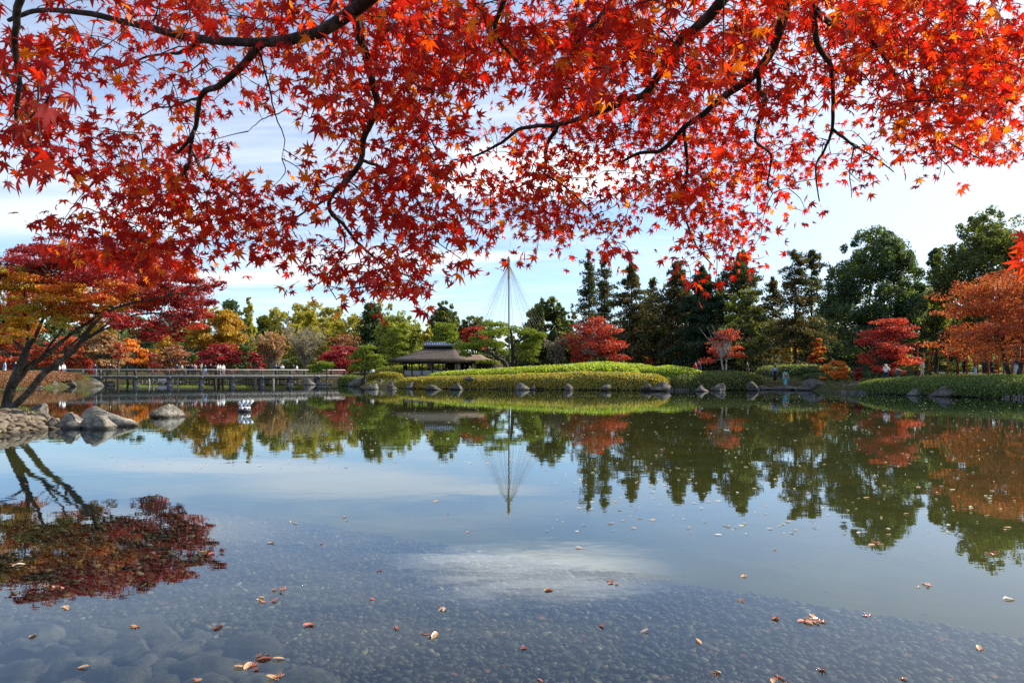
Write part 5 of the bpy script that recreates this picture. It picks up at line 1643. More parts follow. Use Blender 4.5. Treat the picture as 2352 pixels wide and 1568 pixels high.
pads_pine('layered pine behind the tiled ridge of the tea house', P(1020, 850, D), [[P(1022, 858, D), P(1020, 810, D), P(1024, 775, D), P(1022, 750, D)]],
          [(998, 1050, 744, 754, D), (990, 1046, 754, 764, D), (1000, 1056, 763, 773, D), (984, 1040, 772, 782, D), (992, 1054, 780, 790, D), (980, 1040, 790, 800, D)], 63, rt=0.2, group='trained pines')
D = 95.0
pads_pine('tiered slender pine left of the thatched roof', P(912, 852, D), [[P(913, 862, D), P(912, 810, D), P(910, 780, D), P(912, 757, D)]],
          [(895, 928, 753, 762, D), (888, 925, 762, 772, D), (900, 936, 771, 780, D), (886, 922, 780, 789, D), (904, 940, 789, 798, D), (884, 920, 797, 806, D), (902, 942, 806, 815, D), (880, 918, 815, 826, D), (868, 900, 816, 828, D - 1)], 64, rt=0.16, group='trained pines')
D = 78.0
pads_pine('rounded tiered pine on the shore between bridge and tea house', P(838, 874, D), [[P(838, 882, D), P(838, 850, D), P(842, 825, D), P(840, 805, D), P(842, 798, D)]],
          [(822, 866, 794, 804, D), (812, 858, 803, 814, D), (832, 880, 812, 823, D), (800, 846, 815, 827, D), (846, 888, 824, 836, D), (806, 856, 827, 839, D), (836, 884, 837, 848, D), (800, 840, 840, 851, D - .5)], 65, rt=0.14, group='trained pines')
D = 92.0
pads_pine('small umbrella shaped pine on the islet at the bridge end', P(749, 876, D), [[P(749, 882, D), P(751, 862, D), P(748, 845, D)]], [(730, 767, 829, 846, D), (733, 764, 838, 850, D)], 66, rt=0.08, group='trained pines')
pads_pine('little flat topped pine left of the umbrella shaped pine', P(722, 874, D), [[P(724, 880, D), P(722, 858, D)]], [(706, 736, 838, 848, D), (708, 742, 847, 858, D)], 67, rt=0.07, group='trained pines')

# ================================================================== HEDGES, BUSHES, GROUND COVER
AZ = [(0.30, 0.25, 0.035), (0.22, 0.23, 0.03), (0.40, 0.24, 0.045), (0.15, 0.18, 0.025)]
hedge([(-12.2, 73.0, 1.6, Z(868, 74)), (-9, 70.6, 2.0, Z(864, 71)), (-4, 68.7, 2.1, Z(862, 69)), (2, 67.2, 2.2, Z(858, 68)), (7, 66.2, 2.4, Z(853, 67)), (12, 64.3, 2.3, Z(857, 65)), (15, 63.7, 1.9, Z(861, 65))],
      'long clipped azalea hedge turning orange along the island edge', AZ, 11, name='azalea_hedge', group='clipped hedges', cover=3.2)
GY = [(0.26, 0.34, 0.028), (0.32, 0.38, 0.03), (0.19, 0.27, 0.026)]
hedge([(-9.4, 76.6, 1.3, Z(858, 76)), (-6, 74.4, 1.8, Z(852, 74)), (-1, 72.4, 2.0, Z(847, 72)), (5, 71.2, 2.2, Z(840, 71)), (11, 70.2, 2.2, Z(840, 70)), (13.2, 70, 1.8, Z(848, 70))],
      'bright green leafy band behind the azalea hedge', GY, 12, name='leafy_hedge', group='clipped hedges', spiky=0.05, rnd=1.0, cover=3.0)
hedge([(4.5, 76, 2.0, Z(842, 76)), (9, 75.4, 2.4, Z(832, 75)), (13, 75, 2.2, Z(836, 75)), (16, 74.5, 1.6, Z(842, 74))], 'bright green mound crowning the island behind the leafy band', GY, 13, name='leafy_hedge', group='clipped hedges', spiky=0.04, rnd=0.9)
hedge([(12.4, 71.4, 1.3, Z(848, 71)), (16, 70.4, 2.0, Z(840, 70)), (19.8, 70.2, 1.6, Z(850, 70))], 'rounded yellow green hedge mound at the right end of the island', GY, 14, name='leafy_hedge', group='clipped hedges', rnd=0.8)
hedge([(-2.5, 77.6, 0.9, Z(846, 77)), (3, 76.6, 1.0, Z(840, 76)), (8, 77.6, 1.0, Z(836, 77))], 'thin red brown hedge strip behind the bright green band', [(0.26, 0.07, 0.04), (0.22, 0.09, 0.04)], 15, name='azalea_hedge', group='clipped hedges', mat='autumn')
hedge([(14.5, 63.8, 1.7, Z(864, 65)), (18, 63.8, 1.9, Z(859, 64)), (21.5, 66.6, 1.8, Z(858, 67)), (24.4, 68.6, 1.5, Z(862, 68))], 'mixed green shrubs sloping to the rocks right of the island', GREEN_B + [(0.16, 0.18, 0.06)], 16, name='mixed_hedge', group='clipped hedges', spiky=0.06, rnd=1.1)
hedge([(19, 69.4, 1.2, Z(852, 69)), (22.5, 70.6, 1.4, Z(850, 70)), (24.6, 71.6, 0.9, Z(856, 71))], 'dark low hedge under the sparse orange red maple', GREEN_D, 17, name='clipped_hedge', group='clipped hedges')
hedge([(26.8, 74, 1.6, Z(842, 74)), (31, 75, 2.0, Z(840, 75)), (36, 75, 2.0, Z(842, 75))], 'pale dotted leafy hedge left of the kimono path', [(0.09, 0.12, 0.04), (0.06, 0.09, 0.03), (0.18, 0.20, 0.10)], 18, name='mixed_hedge', group='clipped hedges', spiky=0.05, rnd=1.1)
hedge([(29, 69, 1.2, Z(858, 69)), (33, 67.5, 1.5, Z(856, 67)), (36.5, 66, 1.6, Z(852, 66)), (40, 65, 1.6, Z(850, 65))], 'dark leafy hedge behind the flat stones right of the kimono path', GREEN_D + [(0.10, 0.14, 0.03)], 19, name='mixed_hedge', group='clipped hedges', spiky=0.05, rnd=1.0)
hedge([(28.2, 55.6, 1.5, Z(872, 55)), (30.0, 51.2, 2.4, Z(865, 51)), (32.8, 46.2, 3.2, Z(861, 47)), (38, 43, 3.2, Z(858, 44)), (46, 41, 3.0, Z(856, 43))], 'broad dark green hedge along the near right bank', [(0.10, 0.145, 0.028), (0.13, 0.17, 0.03), (0.075, 0.11, 0.025)], 20, name='clipped_hedge', group='clipped hedges', cover=3.2, px=2.6)
hedge([(-50.2, 56, 3.6, Z(858, 56)), (-53.0, 66, 4.2, Z(854, 66)), (-55.0, 74, 4.4, Z(851, 75)), (-55.0, 80, 3.6, Z(852, 80)), (-52.6, 84, 1.9, Z(857, 84))], 'russet azalea hedge heaped along the left bank up to the bridge', [(0.20, 0.085, 0.04), (0.24, 0.11, 0.045), (0.15, 0.09, 0.04)], 21, name='azalea_hedge', group='clipped hedges', mat='autumn')
hedge([(-12.5, 79.5, 1.0, Z(860, 79)), (-14.5, 80.5, 1.6, Z(853, 80)), (-17, 82, 1.4, Z(858, 82))], 'rounded orange green bush hedge at the left corner of the tea house', AZ, 22, name='azalea_hedge', group='clipped hedges')
hedge([(-17.5, 80.8, 1.0, Z(868, 80)), (-20, 86, 1.4, Z(863, 86)), (-22.4, 92, 1.2, Z(862, 92))], 'dark green low hedge between the tiered pine and the tea house', GREEN_B, 23, name='clipped_hedge', group='clipped hedges')
hedge([(-72, 123.4, 1.2, Z(866, 123)), (-52, 122.6, 1.2, Z(866, 122)), (-34, 121.4, 1.2, Z(866, 121))], 'bright yellow green grass bank seen under the footbridge', GY + [(0.3, 0.32, 0.04)], 24, name='grass_bank', group='clipped hedges', cover=2.2)
hedge([(2, 90, 1.2, Z(840, 90)), (8, 91, 1.2, Z(840, 91)), (13, 92, 1.2, Z(842, 92))], 'dark clipped hedge behind the upright pine', GREEN_D, 25, name='clipped_hedge', group='clipped hedges')
hedge([(-175, 158, 3.0, Z(790, 158)), (-110, 160, 3.0, Z(775, 160)), (-50, 160, 3.0, Z(790, 160)), (-10, 158, 3.0, Z(815, 158)), (40, 156, 3.0, Z(810, 156)), (75, 150, 3.0, Z(790, 150)), (130, 140, 3.0, Z(770, 140))], 'tall dark belt of shrubbery closing off the garden under the far trees', GREEN_D + GREEN_B, 40, name='shrub_belt', group='clipped hedges', cover=2.0, px=3.4, rnd=1.2, spiky=0.12)
hedge([(-20, 96, 1.0, Z(846, 96)), (-12, 94, 1.2, Z(838, 94)), (-5, 93, 1.2, Z(840, 93))], 'green bush row seen through the open tea house', GREEN_Y, 41, name='mixed_hedge', group='clipped hedges', rnd=1.0, spiky=0.05)
# sunlit undergrowth deep in the right wood
for i, (u0, u1, vt, vb, D, pal) in enumerate([(1400, 1450, 828, 852, 112, GREEN_Y), (1455, 1500, 826, 852, 120, GREEN_B), (1510, 1560, 822, 852, 118, GREEN_Y), (1570, 1640, 826, 853, 122, GREEN_Y), (1640, 1700, 824, 852, 114, GREEN_B),
                                              (1700, 1760, 822, 852, 110, GREEN_Y), (1765, 1820, 830, 852, 108, GREEN_B), (1830, 1890, 834, 853, 100, GREEN_B), (1890, 1950, 832, 853, 98, GREEN_Y), (2060, 2110, 815, 848, 88, GREEN_Y), (2110, 2170, 810, 848, 96, YELL),
                                              (2170, 2230, 805, 848, 98, GREEN_Y), (2230, 2290, 800, 846, 102, GREEN_Y), (2290, 2352, 805, 846, 100, YELL), (2200, 2260, 835, 850, 82, GREEN_Y), (2300, 2380, 838, 850, 84, GREEN_Y), (1300, 1350, 828, 852, 110, GREEN_D)]):
    shrub(u0, u1, vt, vb, D, ['yellow green', 'mid green', 'golden', 'dark green'][[GREEN_Y, GREEN_B, YELL, GREEN_D].index(pal)] + ' undergrowth bush ' +
          ['below the twin firs', 'behind the small dark red bush', 'below the broad rust fir', 'behind the couple on the path', 'right of the sparse maple', 'under the yellow green tree', 'behind the dark clothed man', 'under the open tiered firs', 'left of the low orange maple', 'right of the coral red maple', 'at the left end of the pergola', 'behind the first pergola posts', 'behind the middle of the pergola', 'behind the last pergola posts', 'low before the pergola benches', 'low at the right edge of the pergola', 'under the wide scarlet maple'][i],
          pal, 900 + i, group='undergrowth bushes', mat='autumn' if pal is YELL else 'foliage')


def tufts(name, region, n, h, pal, seed, mat='foliage'):
    rng = R(seed)
    x = rng.uniform(region[0], region[1], n); y = rng.uniform(region[2], region[3], n)
    ok = sdf(x, y) > 0.25
    x, y = x[ok], y[ok]
    z = gz(x, y)
    n = len(x)
    hh = h * rng.uniform(0.5, 1.3, n)
    d = rng.normal(size=(n, 2)) * 0.4
    w = rng.uniform(0, 6.28, n); ww = h * 0.10
    a = np.stack([x - np.cos(w) * ww, y - np.sin(w) * ww, z - 0.02], 1); b = np.stack([x + np.cos(w) * ww, y + np.sin(w) * ww, z - 0.02], 1)
    c = np.stack([x + d[:, 0] * hh, y + d[:, 1] * hh, z + hh], 1)
    v = np.stack([a, b, c], 1).reshape(-1, 3)
    pl = np.asarray(pal)
    link(name, mesh(name, v, np.arange(n * 3).reshape(-1, 3), np.repeat(pl[rng.choice(len(pl), n)] * rng.uniform(0.7, 1.3, (n, 1)), 3, 0), False, [M[mat]]), kind='stuff')


tufts('grass', (-22, -11.8, 19.6, 25), 9000, 0.10, [(0.14, 0.17, 0.03), (0.10, 0.13, 0.025), (0.20, 0.19, 0.04)], 3)
tufts('grass', (-45, 45, 48, 118), 80000, 0.30, [(0.08, 0.11, 0.02), (0.12, 0.14, 0.03), (0.10, 0.08, 0.03)], 4)
tufts('grass', (-72, -42, 55, 95), 60000, 0.32, [(0.14, 0.17, 0.03), (0.12, 0.10, 0.03), (0.20, 0.19, 0.04)], 6)

# ================================================================== ROCKS
rock(168, 318, 932, 972, 20.6, 'big flat topped boulder, largest of the three at the cobbled point', 0, 0.55, big=True)
rock(126, 200, 946, 976, 19.8, 'rounded boulder in front of the big one, nearer the cobbles', 1, 0.8, big=True)
rock(188, 262, 952, 978, 19.6, 'pale low boulder at the front of the three, nearest open water', 2, 0.8, big=True)
rock(340, 410, 927, 954, 24.5, 'lone pointed boulder standing in the water beside the point', 3, 0.8, big=True)
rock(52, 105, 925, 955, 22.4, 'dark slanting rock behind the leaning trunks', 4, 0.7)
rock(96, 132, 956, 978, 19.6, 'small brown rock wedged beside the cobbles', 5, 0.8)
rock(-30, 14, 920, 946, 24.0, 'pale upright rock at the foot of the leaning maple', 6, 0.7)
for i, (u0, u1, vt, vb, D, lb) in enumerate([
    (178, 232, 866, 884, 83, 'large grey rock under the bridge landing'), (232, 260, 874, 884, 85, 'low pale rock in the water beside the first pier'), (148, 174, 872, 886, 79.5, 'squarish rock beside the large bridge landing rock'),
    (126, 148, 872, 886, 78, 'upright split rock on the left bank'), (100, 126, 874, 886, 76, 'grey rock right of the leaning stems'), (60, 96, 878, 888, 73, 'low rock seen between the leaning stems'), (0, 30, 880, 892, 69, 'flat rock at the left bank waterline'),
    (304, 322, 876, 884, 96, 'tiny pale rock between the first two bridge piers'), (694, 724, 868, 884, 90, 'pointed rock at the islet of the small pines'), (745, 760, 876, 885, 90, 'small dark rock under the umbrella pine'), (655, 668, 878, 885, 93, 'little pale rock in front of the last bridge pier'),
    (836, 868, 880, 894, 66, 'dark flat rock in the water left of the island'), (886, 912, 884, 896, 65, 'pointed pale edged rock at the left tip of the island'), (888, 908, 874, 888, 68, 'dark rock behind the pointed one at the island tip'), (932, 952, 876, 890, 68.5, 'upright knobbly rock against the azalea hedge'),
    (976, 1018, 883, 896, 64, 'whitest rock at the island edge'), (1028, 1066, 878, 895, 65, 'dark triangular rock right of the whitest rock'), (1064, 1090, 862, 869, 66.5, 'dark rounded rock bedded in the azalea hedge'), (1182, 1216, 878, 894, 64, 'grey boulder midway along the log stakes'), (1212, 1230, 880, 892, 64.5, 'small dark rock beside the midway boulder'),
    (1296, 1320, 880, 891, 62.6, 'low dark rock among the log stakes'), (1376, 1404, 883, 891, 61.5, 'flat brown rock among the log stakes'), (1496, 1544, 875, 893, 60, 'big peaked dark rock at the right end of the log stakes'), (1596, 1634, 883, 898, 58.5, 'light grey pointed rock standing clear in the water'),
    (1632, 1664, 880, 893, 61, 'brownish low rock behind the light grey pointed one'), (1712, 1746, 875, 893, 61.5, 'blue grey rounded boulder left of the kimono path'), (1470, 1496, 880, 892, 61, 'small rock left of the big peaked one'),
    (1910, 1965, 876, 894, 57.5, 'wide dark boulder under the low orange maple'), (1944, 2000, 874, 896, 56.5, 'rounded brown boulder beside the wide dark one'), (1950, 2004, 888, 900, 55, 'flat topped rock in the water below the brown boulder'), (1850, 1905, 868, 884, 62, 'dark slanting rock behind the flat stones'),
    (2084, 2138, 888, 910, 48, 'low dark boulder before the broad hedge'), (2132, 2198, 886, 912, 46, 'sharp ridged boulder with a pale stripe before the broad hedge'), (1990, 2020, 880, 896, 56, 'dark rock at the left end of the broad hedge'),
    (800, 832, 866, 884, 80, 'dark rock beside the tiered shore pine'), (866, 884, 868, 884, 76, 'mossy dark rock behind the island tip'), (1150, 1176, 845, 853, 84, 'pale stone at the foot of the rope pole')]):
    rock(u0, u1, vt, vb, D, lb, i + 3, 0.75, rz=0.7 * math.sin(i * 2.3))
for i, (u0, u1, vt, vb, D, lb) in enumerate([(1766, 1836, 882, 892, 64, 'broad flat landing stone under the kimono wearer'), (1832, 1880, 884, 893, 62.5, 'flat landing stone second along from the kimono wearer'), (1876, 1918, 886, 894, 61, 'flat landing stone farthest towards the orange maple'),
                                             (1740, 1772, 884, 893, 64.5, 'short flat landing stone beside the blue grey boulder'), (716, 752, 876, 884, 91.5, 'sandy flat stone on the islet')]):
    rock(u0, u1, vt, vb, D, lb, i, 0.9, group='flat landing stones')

# cobbled point: single stones laid on the shore
def cobbles():
    rng = R(14)
    forms = [rock_mesh('stone', 900 + i, 2, 0.12, 1.0, 4) for i in range(6)]
    tints = []
    for k, tn in enumerate((0.85, 1.0, 1.15)):
        for f in forms:
            m2 = f.copy(); m2.materials.clear(); m2.materials.append(M['cobble'])
            a = m2.attributes['tint']; c = np.ones((len(m2.vertices), 4), np.float32); c[:, :3] = np.array([tn, tn * 0.98, tn * 0.95]); a.data.foreach_set('color', c.ravel())
            tints.append(m2)
    ground = bpy.data.objects['ground']
    n = 0
    pts = []
    tries = 0
    while n < 295 and tries < 20000:
        tries += 1
        y = rng.uniform(15.2, 21.2); x = rng.uniform(-17.8, -12.2)
        d = sdf(np.array([x]), np.array([y]))[0]
        if d < -0.35 or d > 1.35:
            continue
        s = rng.uniform(0.075, 0.19) * (1.0 if d > -0.2 else 1.1)
        if any((x - a) ** 2 + (y - b) ** 2 < (0.78 * (s + r_)) ** 2 for a, b, r_ in pts):
            continue
        pts.append((x, y, s))
        o = link('stone', tints[rng.integers(len(tints))], ground)
        o.location = (x, y, g1(x, y) + s * 0.12)
        o.scale = (s * rng.uniform(1.0, 1.5), s * rng.uniform(0.85, 1.1), s * rng.uniform(0.5, 0.75))
        o.rotation_euler = (rng.normal() * 0.2, rng.normal() * 0.25, rng.uniform(0, 6.28))
        n += 1
    print('cobbles', n)


cobbles()


# sunken flat stones in the near shallows
def slabs():
    rng = R(31)
    forms = []
    for i in range(8):
        m = rock_mesh('stone', 950 + i, 3, 0.20, 1.0, 6)
        m.materials.clear(); m.materials.append(M['slab'])
        tn = rng.uniform(0.8, 1.2)
        a = m.attributes['tint']; c = np.ones((len(m.vertices), 4), np.float32); c[:, :3] = tn; a.data.foreach_set('color', c.ravel())
        forms.append(m)
    pts = []
    tries = 0
    while len(pts) < 190 and tries < 20000:
        tries += 1
        y = rng.uniform(2.9, 6.2)
        x = rng.uniform(-0.86 * y, 1.0)
        u = U0 + x / y * FOC
        v = V0 + EYE / y * FOC + 120
        # the ramp of big stones: left below a line that runs down to the right
        if v < 1445 + max(0, u) * 0.02 + max(0, u - 420) * 0.27:
            continue
        s = rng.uniform(0.09, 0.20)
        if any((x - a) ** 2 + (y - b) ** 2 < (0.80 * (s + q)) ** 2 for a, b, q in pts):
            continue
        pts.append((x, y, s))
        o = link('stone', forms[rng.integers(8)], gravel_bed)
        h = s * rng.uniform(0.5, 0.85)
        o.location = (x, y, ZB + 0.01 + h * 0.25)
        o.scale = (s * rng.uniform(1.05, 1.5), s * rng.uniform(0.8, 1.05), h)
        o.rotation_euler = (rng.normal() * 0.12, rng.normal() * 0.12, rng.normal() * 0.5)
    print('slabs', len(pts))


slabs()

# ================================================================== FLOATING SOLAR BUOY
def build_float():
    D = 28.0
    p = P(562, 0, D)
    base = np.array([p[0], D, 0.0])
    t = thing('solar_float', 'small float carrying tilted white solar panels on the open water', 'float', base)
    th = np.linspace(0, 2 * math.pi, 13)
    ring = np.stack([np.cos(th) * 0.21, np.sin(th) * 0.21, np.full(13, 0.05)], 1)
    Geo().tube(ring, 0.06, 8).build('float_ring', M['blackrubber'], t, (0, 0, 0), True)
    for k in range(6):
        a = k * math.pi / 3 + 0.3
        c = np.array([math.cos(a) * 0.17, math.sin(a) * 0.17, 0.15])
        Geo().tube(c + np.array([[0, 0, -0.05], [0, 0, -0.035], [0, 0, 0.0], [0, 0, 0.035], [0, 0, 0.05]]), [0.01, 0.042, 0.055, 0.042, 0.01], 8).build('buoy', M['whitepaint'], t, (0, 0, 0), True)
    Geo().box((0, 0, 0.19), (0.36, 0.30, 0.03)).build('deck', M['whitepaint'], t)
    for k in range(4):
        e = Geo()
        cx = (-0.19, -0.10, 0.06, 0.22)[k]
        v = np.array([[-0.055, -0.13, -0.008], [0.055, -0.13, -0.008], [0.055, 0.13, -0.008], [-0.055, 0.13, -0.008], [-0.055, -0.13, 0.008], [0.055, -0.13, 0.008], [0.055, 0.13, 0.008], [-0.055, 0.13, 0.008]])
        f = np.array([[0, 3, 2, 1], [4, 5, 6, 7], [0, 1, 5, 4], [1, 2, 6, 5], [2, 3, 7, 6], [3, 0, 4, 7]])
        rx, rz = math.radians(68), math.radians(30 if k else -38)
        m = np.array(Matrix.Rotation(rz, 3, 'Y') @ Matrix.Rotation(rx, 3, 'X'))
        q = link('solar_panel', mesh('solar_panel', v @ m.T + [cx, 0.02 * k, 0.37 + (0.0 if k else -0.06)], f, mats=[M['whitepaint']]), t)
        v2 = v * [0.82, 0.9, 0.4] + [0, 0, 0.0075]
        link('cell', mesh('cell', v2 @ m.T + [cx, 0.02 * k, 0.37 + (0.0 if k else -0.06)], f, mats=[M['solar']]), q)


build_float()

# ================================================================== PEOPLE
def skinned(name, verts, edges, rad, root=0, sub=1):
    me = bpy.data.meshes.new('tmp')
    me.from_pydata([tuple(v) for v in verts], edges, [])
    o = bpy.data.objects.new('tmp', me)
    COL.objects.link(o)
    sk = o.modifiers.new('s', 'SKIN')
    me.skin_vertices or None
    layer = me.skin_vertices[0].data
    for i, r in enumerate(rad):
        layer[i].radius = (r, r) if not isinstance(r, tuple) else r
        layer[i].use_root = i == root
    ss = o.modifiers.new('u', 'SUBSURF'); ss.levels = sub; ss.render_levels = sub
    dg = bpy.context.evaluated_depsgraph_get()
    out = bpy.data.meshes.new_from_object(o.evaluated_get(dg))
    out.name = name
    bpy.data.objects.remove(o); bpy.data.meshes.remove(me)
    out.polygons.foreach_set('use_smooth', np.ones(len(out.polygons), bool))
    return out


def figure(pose):
    """body, jacket, trousers (or skirt) and hair meshes for one pose"""
    st = {'stand': 0.03, 'walk': 0.24, 'photo': 0.04, 'skirt': 0.05}[pose]
    sh, hip = 0.185, 0.095
    J = {'pelvis': (0, 0, .96), 'waist': (0, 0, 1.10), 'chest': (0, .01, 1.33), 'neck': (0, 0, 1.47), 'head': (0, -.02, 1.57), 'top': (0, -.01, 1.68)}
    for s, sg in (('l', -1), ('r', 1)):
        J['sh' + s] = (sg * sh, 0, 1.39)
        fw = -0.30 if pose == 'photo' else sg * -0.10 * (st > .1)
        J['el' + s] = (sg * (sh + .06), fw * 0.35, 1.13)
        J['wr' + s] = (sg * (sh + .05), fw * 0.6 - .06, .90) if pose != 'photo' else (sg * 0.07, -0.36, 1.36)
        J['ha' + s] = (sg * (sh + .045), fw * 0.6 - .09, .80) if pose != 'photo' else (sg * 0.03, -0.40, 1.43)
        J['hi' + s] = (sg * hip, 0, .90)
        J['kn' + s] = (sg * (hip + .01), -sg * st * 0.5 - .02, .50)
        J['an' + s] = (sg * (hip + .015), -sg * st + .02, .08)
        J['to' + s] = (sg * (hip + .03), -sg * st - .13, .035)

    def build(nm, chain, rad, root=0, sub=1):
        keys = list(dict.fromkeys(k for e in chain for k in e))
        return skinned(nm, [J[k] for k in keys], [(keys.index(a), keys.index(b)) for a, b in chain], [rad[k] for k in keys], keys.index(root) if root else 0, sub)
    arms = [('chest', 'shl'), ('shl', 'ell'), ('ell', 'wrl'), ('chest', 'shr'), ('shr', 'elr'), ('elr', 'wrr')]
    rb = dict(pelvis=.12, waist=.105, chest=.125, neck=.05, head=.085, top=.06, shl=.055, shr=.055, ell=.042, elr=.042, wrl=.03, wrr=.03, hal=.032, har=.032, hil=.08, hir=.08, knl=.055, knr=.055, anl=.04, anr=.04, tol=.035, tor=.035)
    body = build('body', [('pelvis', 'waist'), ('waist', 'chest'), ('chest', 'neck'), ('neck', 'head'), ('head', 'top'), *arms, ('wrl', 'hal'), ('wrr', 'har'), ('pelvis', 'hil'), ('pelvis', 'hir'), ('hil', 'knl'), ('knl', 'anl'), ('anl', 'tol'), ('hir', 'knr'), ('knr', 'anr'), ('anr', 'tor')], rb, 'pelvis')
    rj = dict(rb, pelvis=.16, waist=.15, chest=.165, shl=.085, shr=.085, ell=.068, elr=.068, wrl=.05, wrr=.05)
    jacket = build('jacket', [('pelvis', 'waist'), ('waist', 'chest'), *arms], rj, 'pelvis')
    if pose == 'skirt':
        J['hem'] = (0, 0, .12); J['mid'] = (0, 0, .5)
        legs = build('skirt', [('waist', 'pelvis'), ('pelvis', 'mid'), ('mid', 'hem')], dict(waist=.125, pelvis=.16, mid=.20, hem=.24), 'pelvis')
    else:
        rt = dict(rb, pelvis=.14, hil=.105, hir=.105, knl=.08, knr=.08, anl=.06, anr=.06)
        legs = build('trousers', [('pelvis', 'hil'), ('pelvis', 'hir'), ('hil', 'knl'), ('knl', 'anl'), ('hir', 'knr'), ('knr', 'anr')], rt, 'pelvis')
    J['h1'] = (0, .015, 1.62); J['h2'] = (0, .02, 1.71); J['h3'] = (0, .055, 1.55)
    hair = build('hair', [('h1', 'h2'), ('h1', 'h3')], dict(h1=.095, h2=.07, h3=.07), 'h1')
    return {'body': body, 'jacket': jacket, legs.name.split('.')[0]: legs, 'hair': hair}


FIG = {k: figure(k) for k in ('stand', 'walk', 'photo', 'skirt')}
FACECUT = {}
BLK, NVY, WHT, CRM, GRY, TAN_, RED_, PNK, LBL, DKG = (.015, .015, .018), (.02, .028, .07), (.72, .71, .70), (.62, .54, .42), (.28, .28, .29), (.30, .22, .14), (.35, .03, .03), (.55, .30, .30), (.35, .48, .68), (.03, .04, .035)


def person(x, y, z, label, pose, top, low, yaw=0.0, h=1.68, hair=BLK, group='visitors in the garden', extra=None):
    t = thing('person', label, 'person', (x, y, z), group)
    t.rotation_euler = (0, 0, yaw)
    k = h / 1.74
    t.scale = (k, k, k)
    for nm, me in FIG[pose].items():
        o = link(nm, me, t)
        c = {'body': None, 'jacket': top, 'trousers': low, 'skirt': low, 'hair': hair}[nm]
        if not me.materials:
            me.materials.append(M['skin'])
        o.material_slots[0].link = 'OBJECT'
        o.material_slots[0].material = M['skin'] if c is None else cloth(c)
    if extra == 'phone':
        Geo().box((0, -0.44, 1.46), (0.15, 0.02, 0.085)).build('phone', M['blackrubber'], t)
    if extra == 'bag':
        Geo().box((0.27, 0.05, 0.82), (0.10, 0.26, 0.24)).build('bag', cloth(TAN_), t)
    if extra == 'pack':
        Geo().box((0, 0.22, 1.24), (0.30, 0.17, 0.42)).build('backpack', cloth(DKG), t)
    return t


# on the bridge: (u, pose, jacket, legs, yaw, label, extra, across)
for i, (u, pose, tp, lo, yaw, lb, ex, off) in enumerate([
    (219, 'photo', NVY, GRY, 0.3, 'person in navy holding up a phone at the left end of the bridge', 'phone', .3), (253, 'photo', BLK, BLK, 1.2, 'person in black taking a picture alone on the left of the bridge', 'phone', -.2),
    (406, 'walk', NVY, BLK, -1.5, 'person in navy walking beside one in pale grey', None, .2), (418, 'walk', GRY, BLK, -1.5, 'person in a pale grey jacket walking behind one in navy', None, .3), (432, 'stand', BLK, BLK, 2.8, 'person in dark clothes half hidden by the navy pair', None, -.5),
    (441, 'stand', NVY, NVY, 0.2, 'person in dark blue standing beside a pink bag', None, .1), (447, 'stand', PNK, BLK, 0.2, 'short person in pink next to one in dark blue', None, -.3), (463, 'stand', GRY, BLK, 1.6, 'person in a grey vest facing one in black', None, .2), (471, 'walk', BLK, LBL, -1.6, 'person in black with light blue trousers', None, .3),
    (484, 'stand', BLK, BLK, 0.0, 'person all in black at the middle of the bridge', None, .1), (496, 'photo', BLK, BLK, 0.1, 'person in black raising a camera', 'phone', .2), (501, 'stand', CRM, BLK, 1.4, 'person in a cream top close beside the raised camera', None, .4), (506, 'stand', WHT, GRY, -1.2, 'person in white facing the cream top', None, -.2), (513, 'stand', WHT, GRY, 1.2, 'person in white at the right of the bridge group', 'bag', .3),
    (634, 'stand', NVY, BLK, 0.8, 'person in navy near the right end of the bridge', None, .2), (640, 'stand', BLK, BLK, -0.4, 'person in black beside one in navy near the right end', None, -.3), (648, 'photo', WHT, BLK, 0.2, 'person in a white jacket taking a picture', 'phone', .3), (674, 'walk', BLK, PNK, -1.5, 'person in black with pink trousers at the right end', None, .1), (682, 'walk', WHT, BLK, -1.5, 'person in a long white top last on the bridge', None, .3)]):
    # distance along the deck for that view direction
    A = BR_AT(0, off, 0); Bq = BR_AT(BR_L, off, 0)
    k = (u - U0) / FOC
    s = (k * A[1] - A[0]) / ((Bq[0] - A[0]) - k * (Bq[1] - A[1]))
    q = BR_AT(s * BR_L, off, 1.192)
    person(q[0], q[1], q[2], lb, pose, tp, lo, yaw, 1.60 + 0.14 * ((i * 7) % 5) / 4, extra=ex, hair=[BLK, (.03, .02, .015), BLK, (.08, .05, .03)][i % 4])

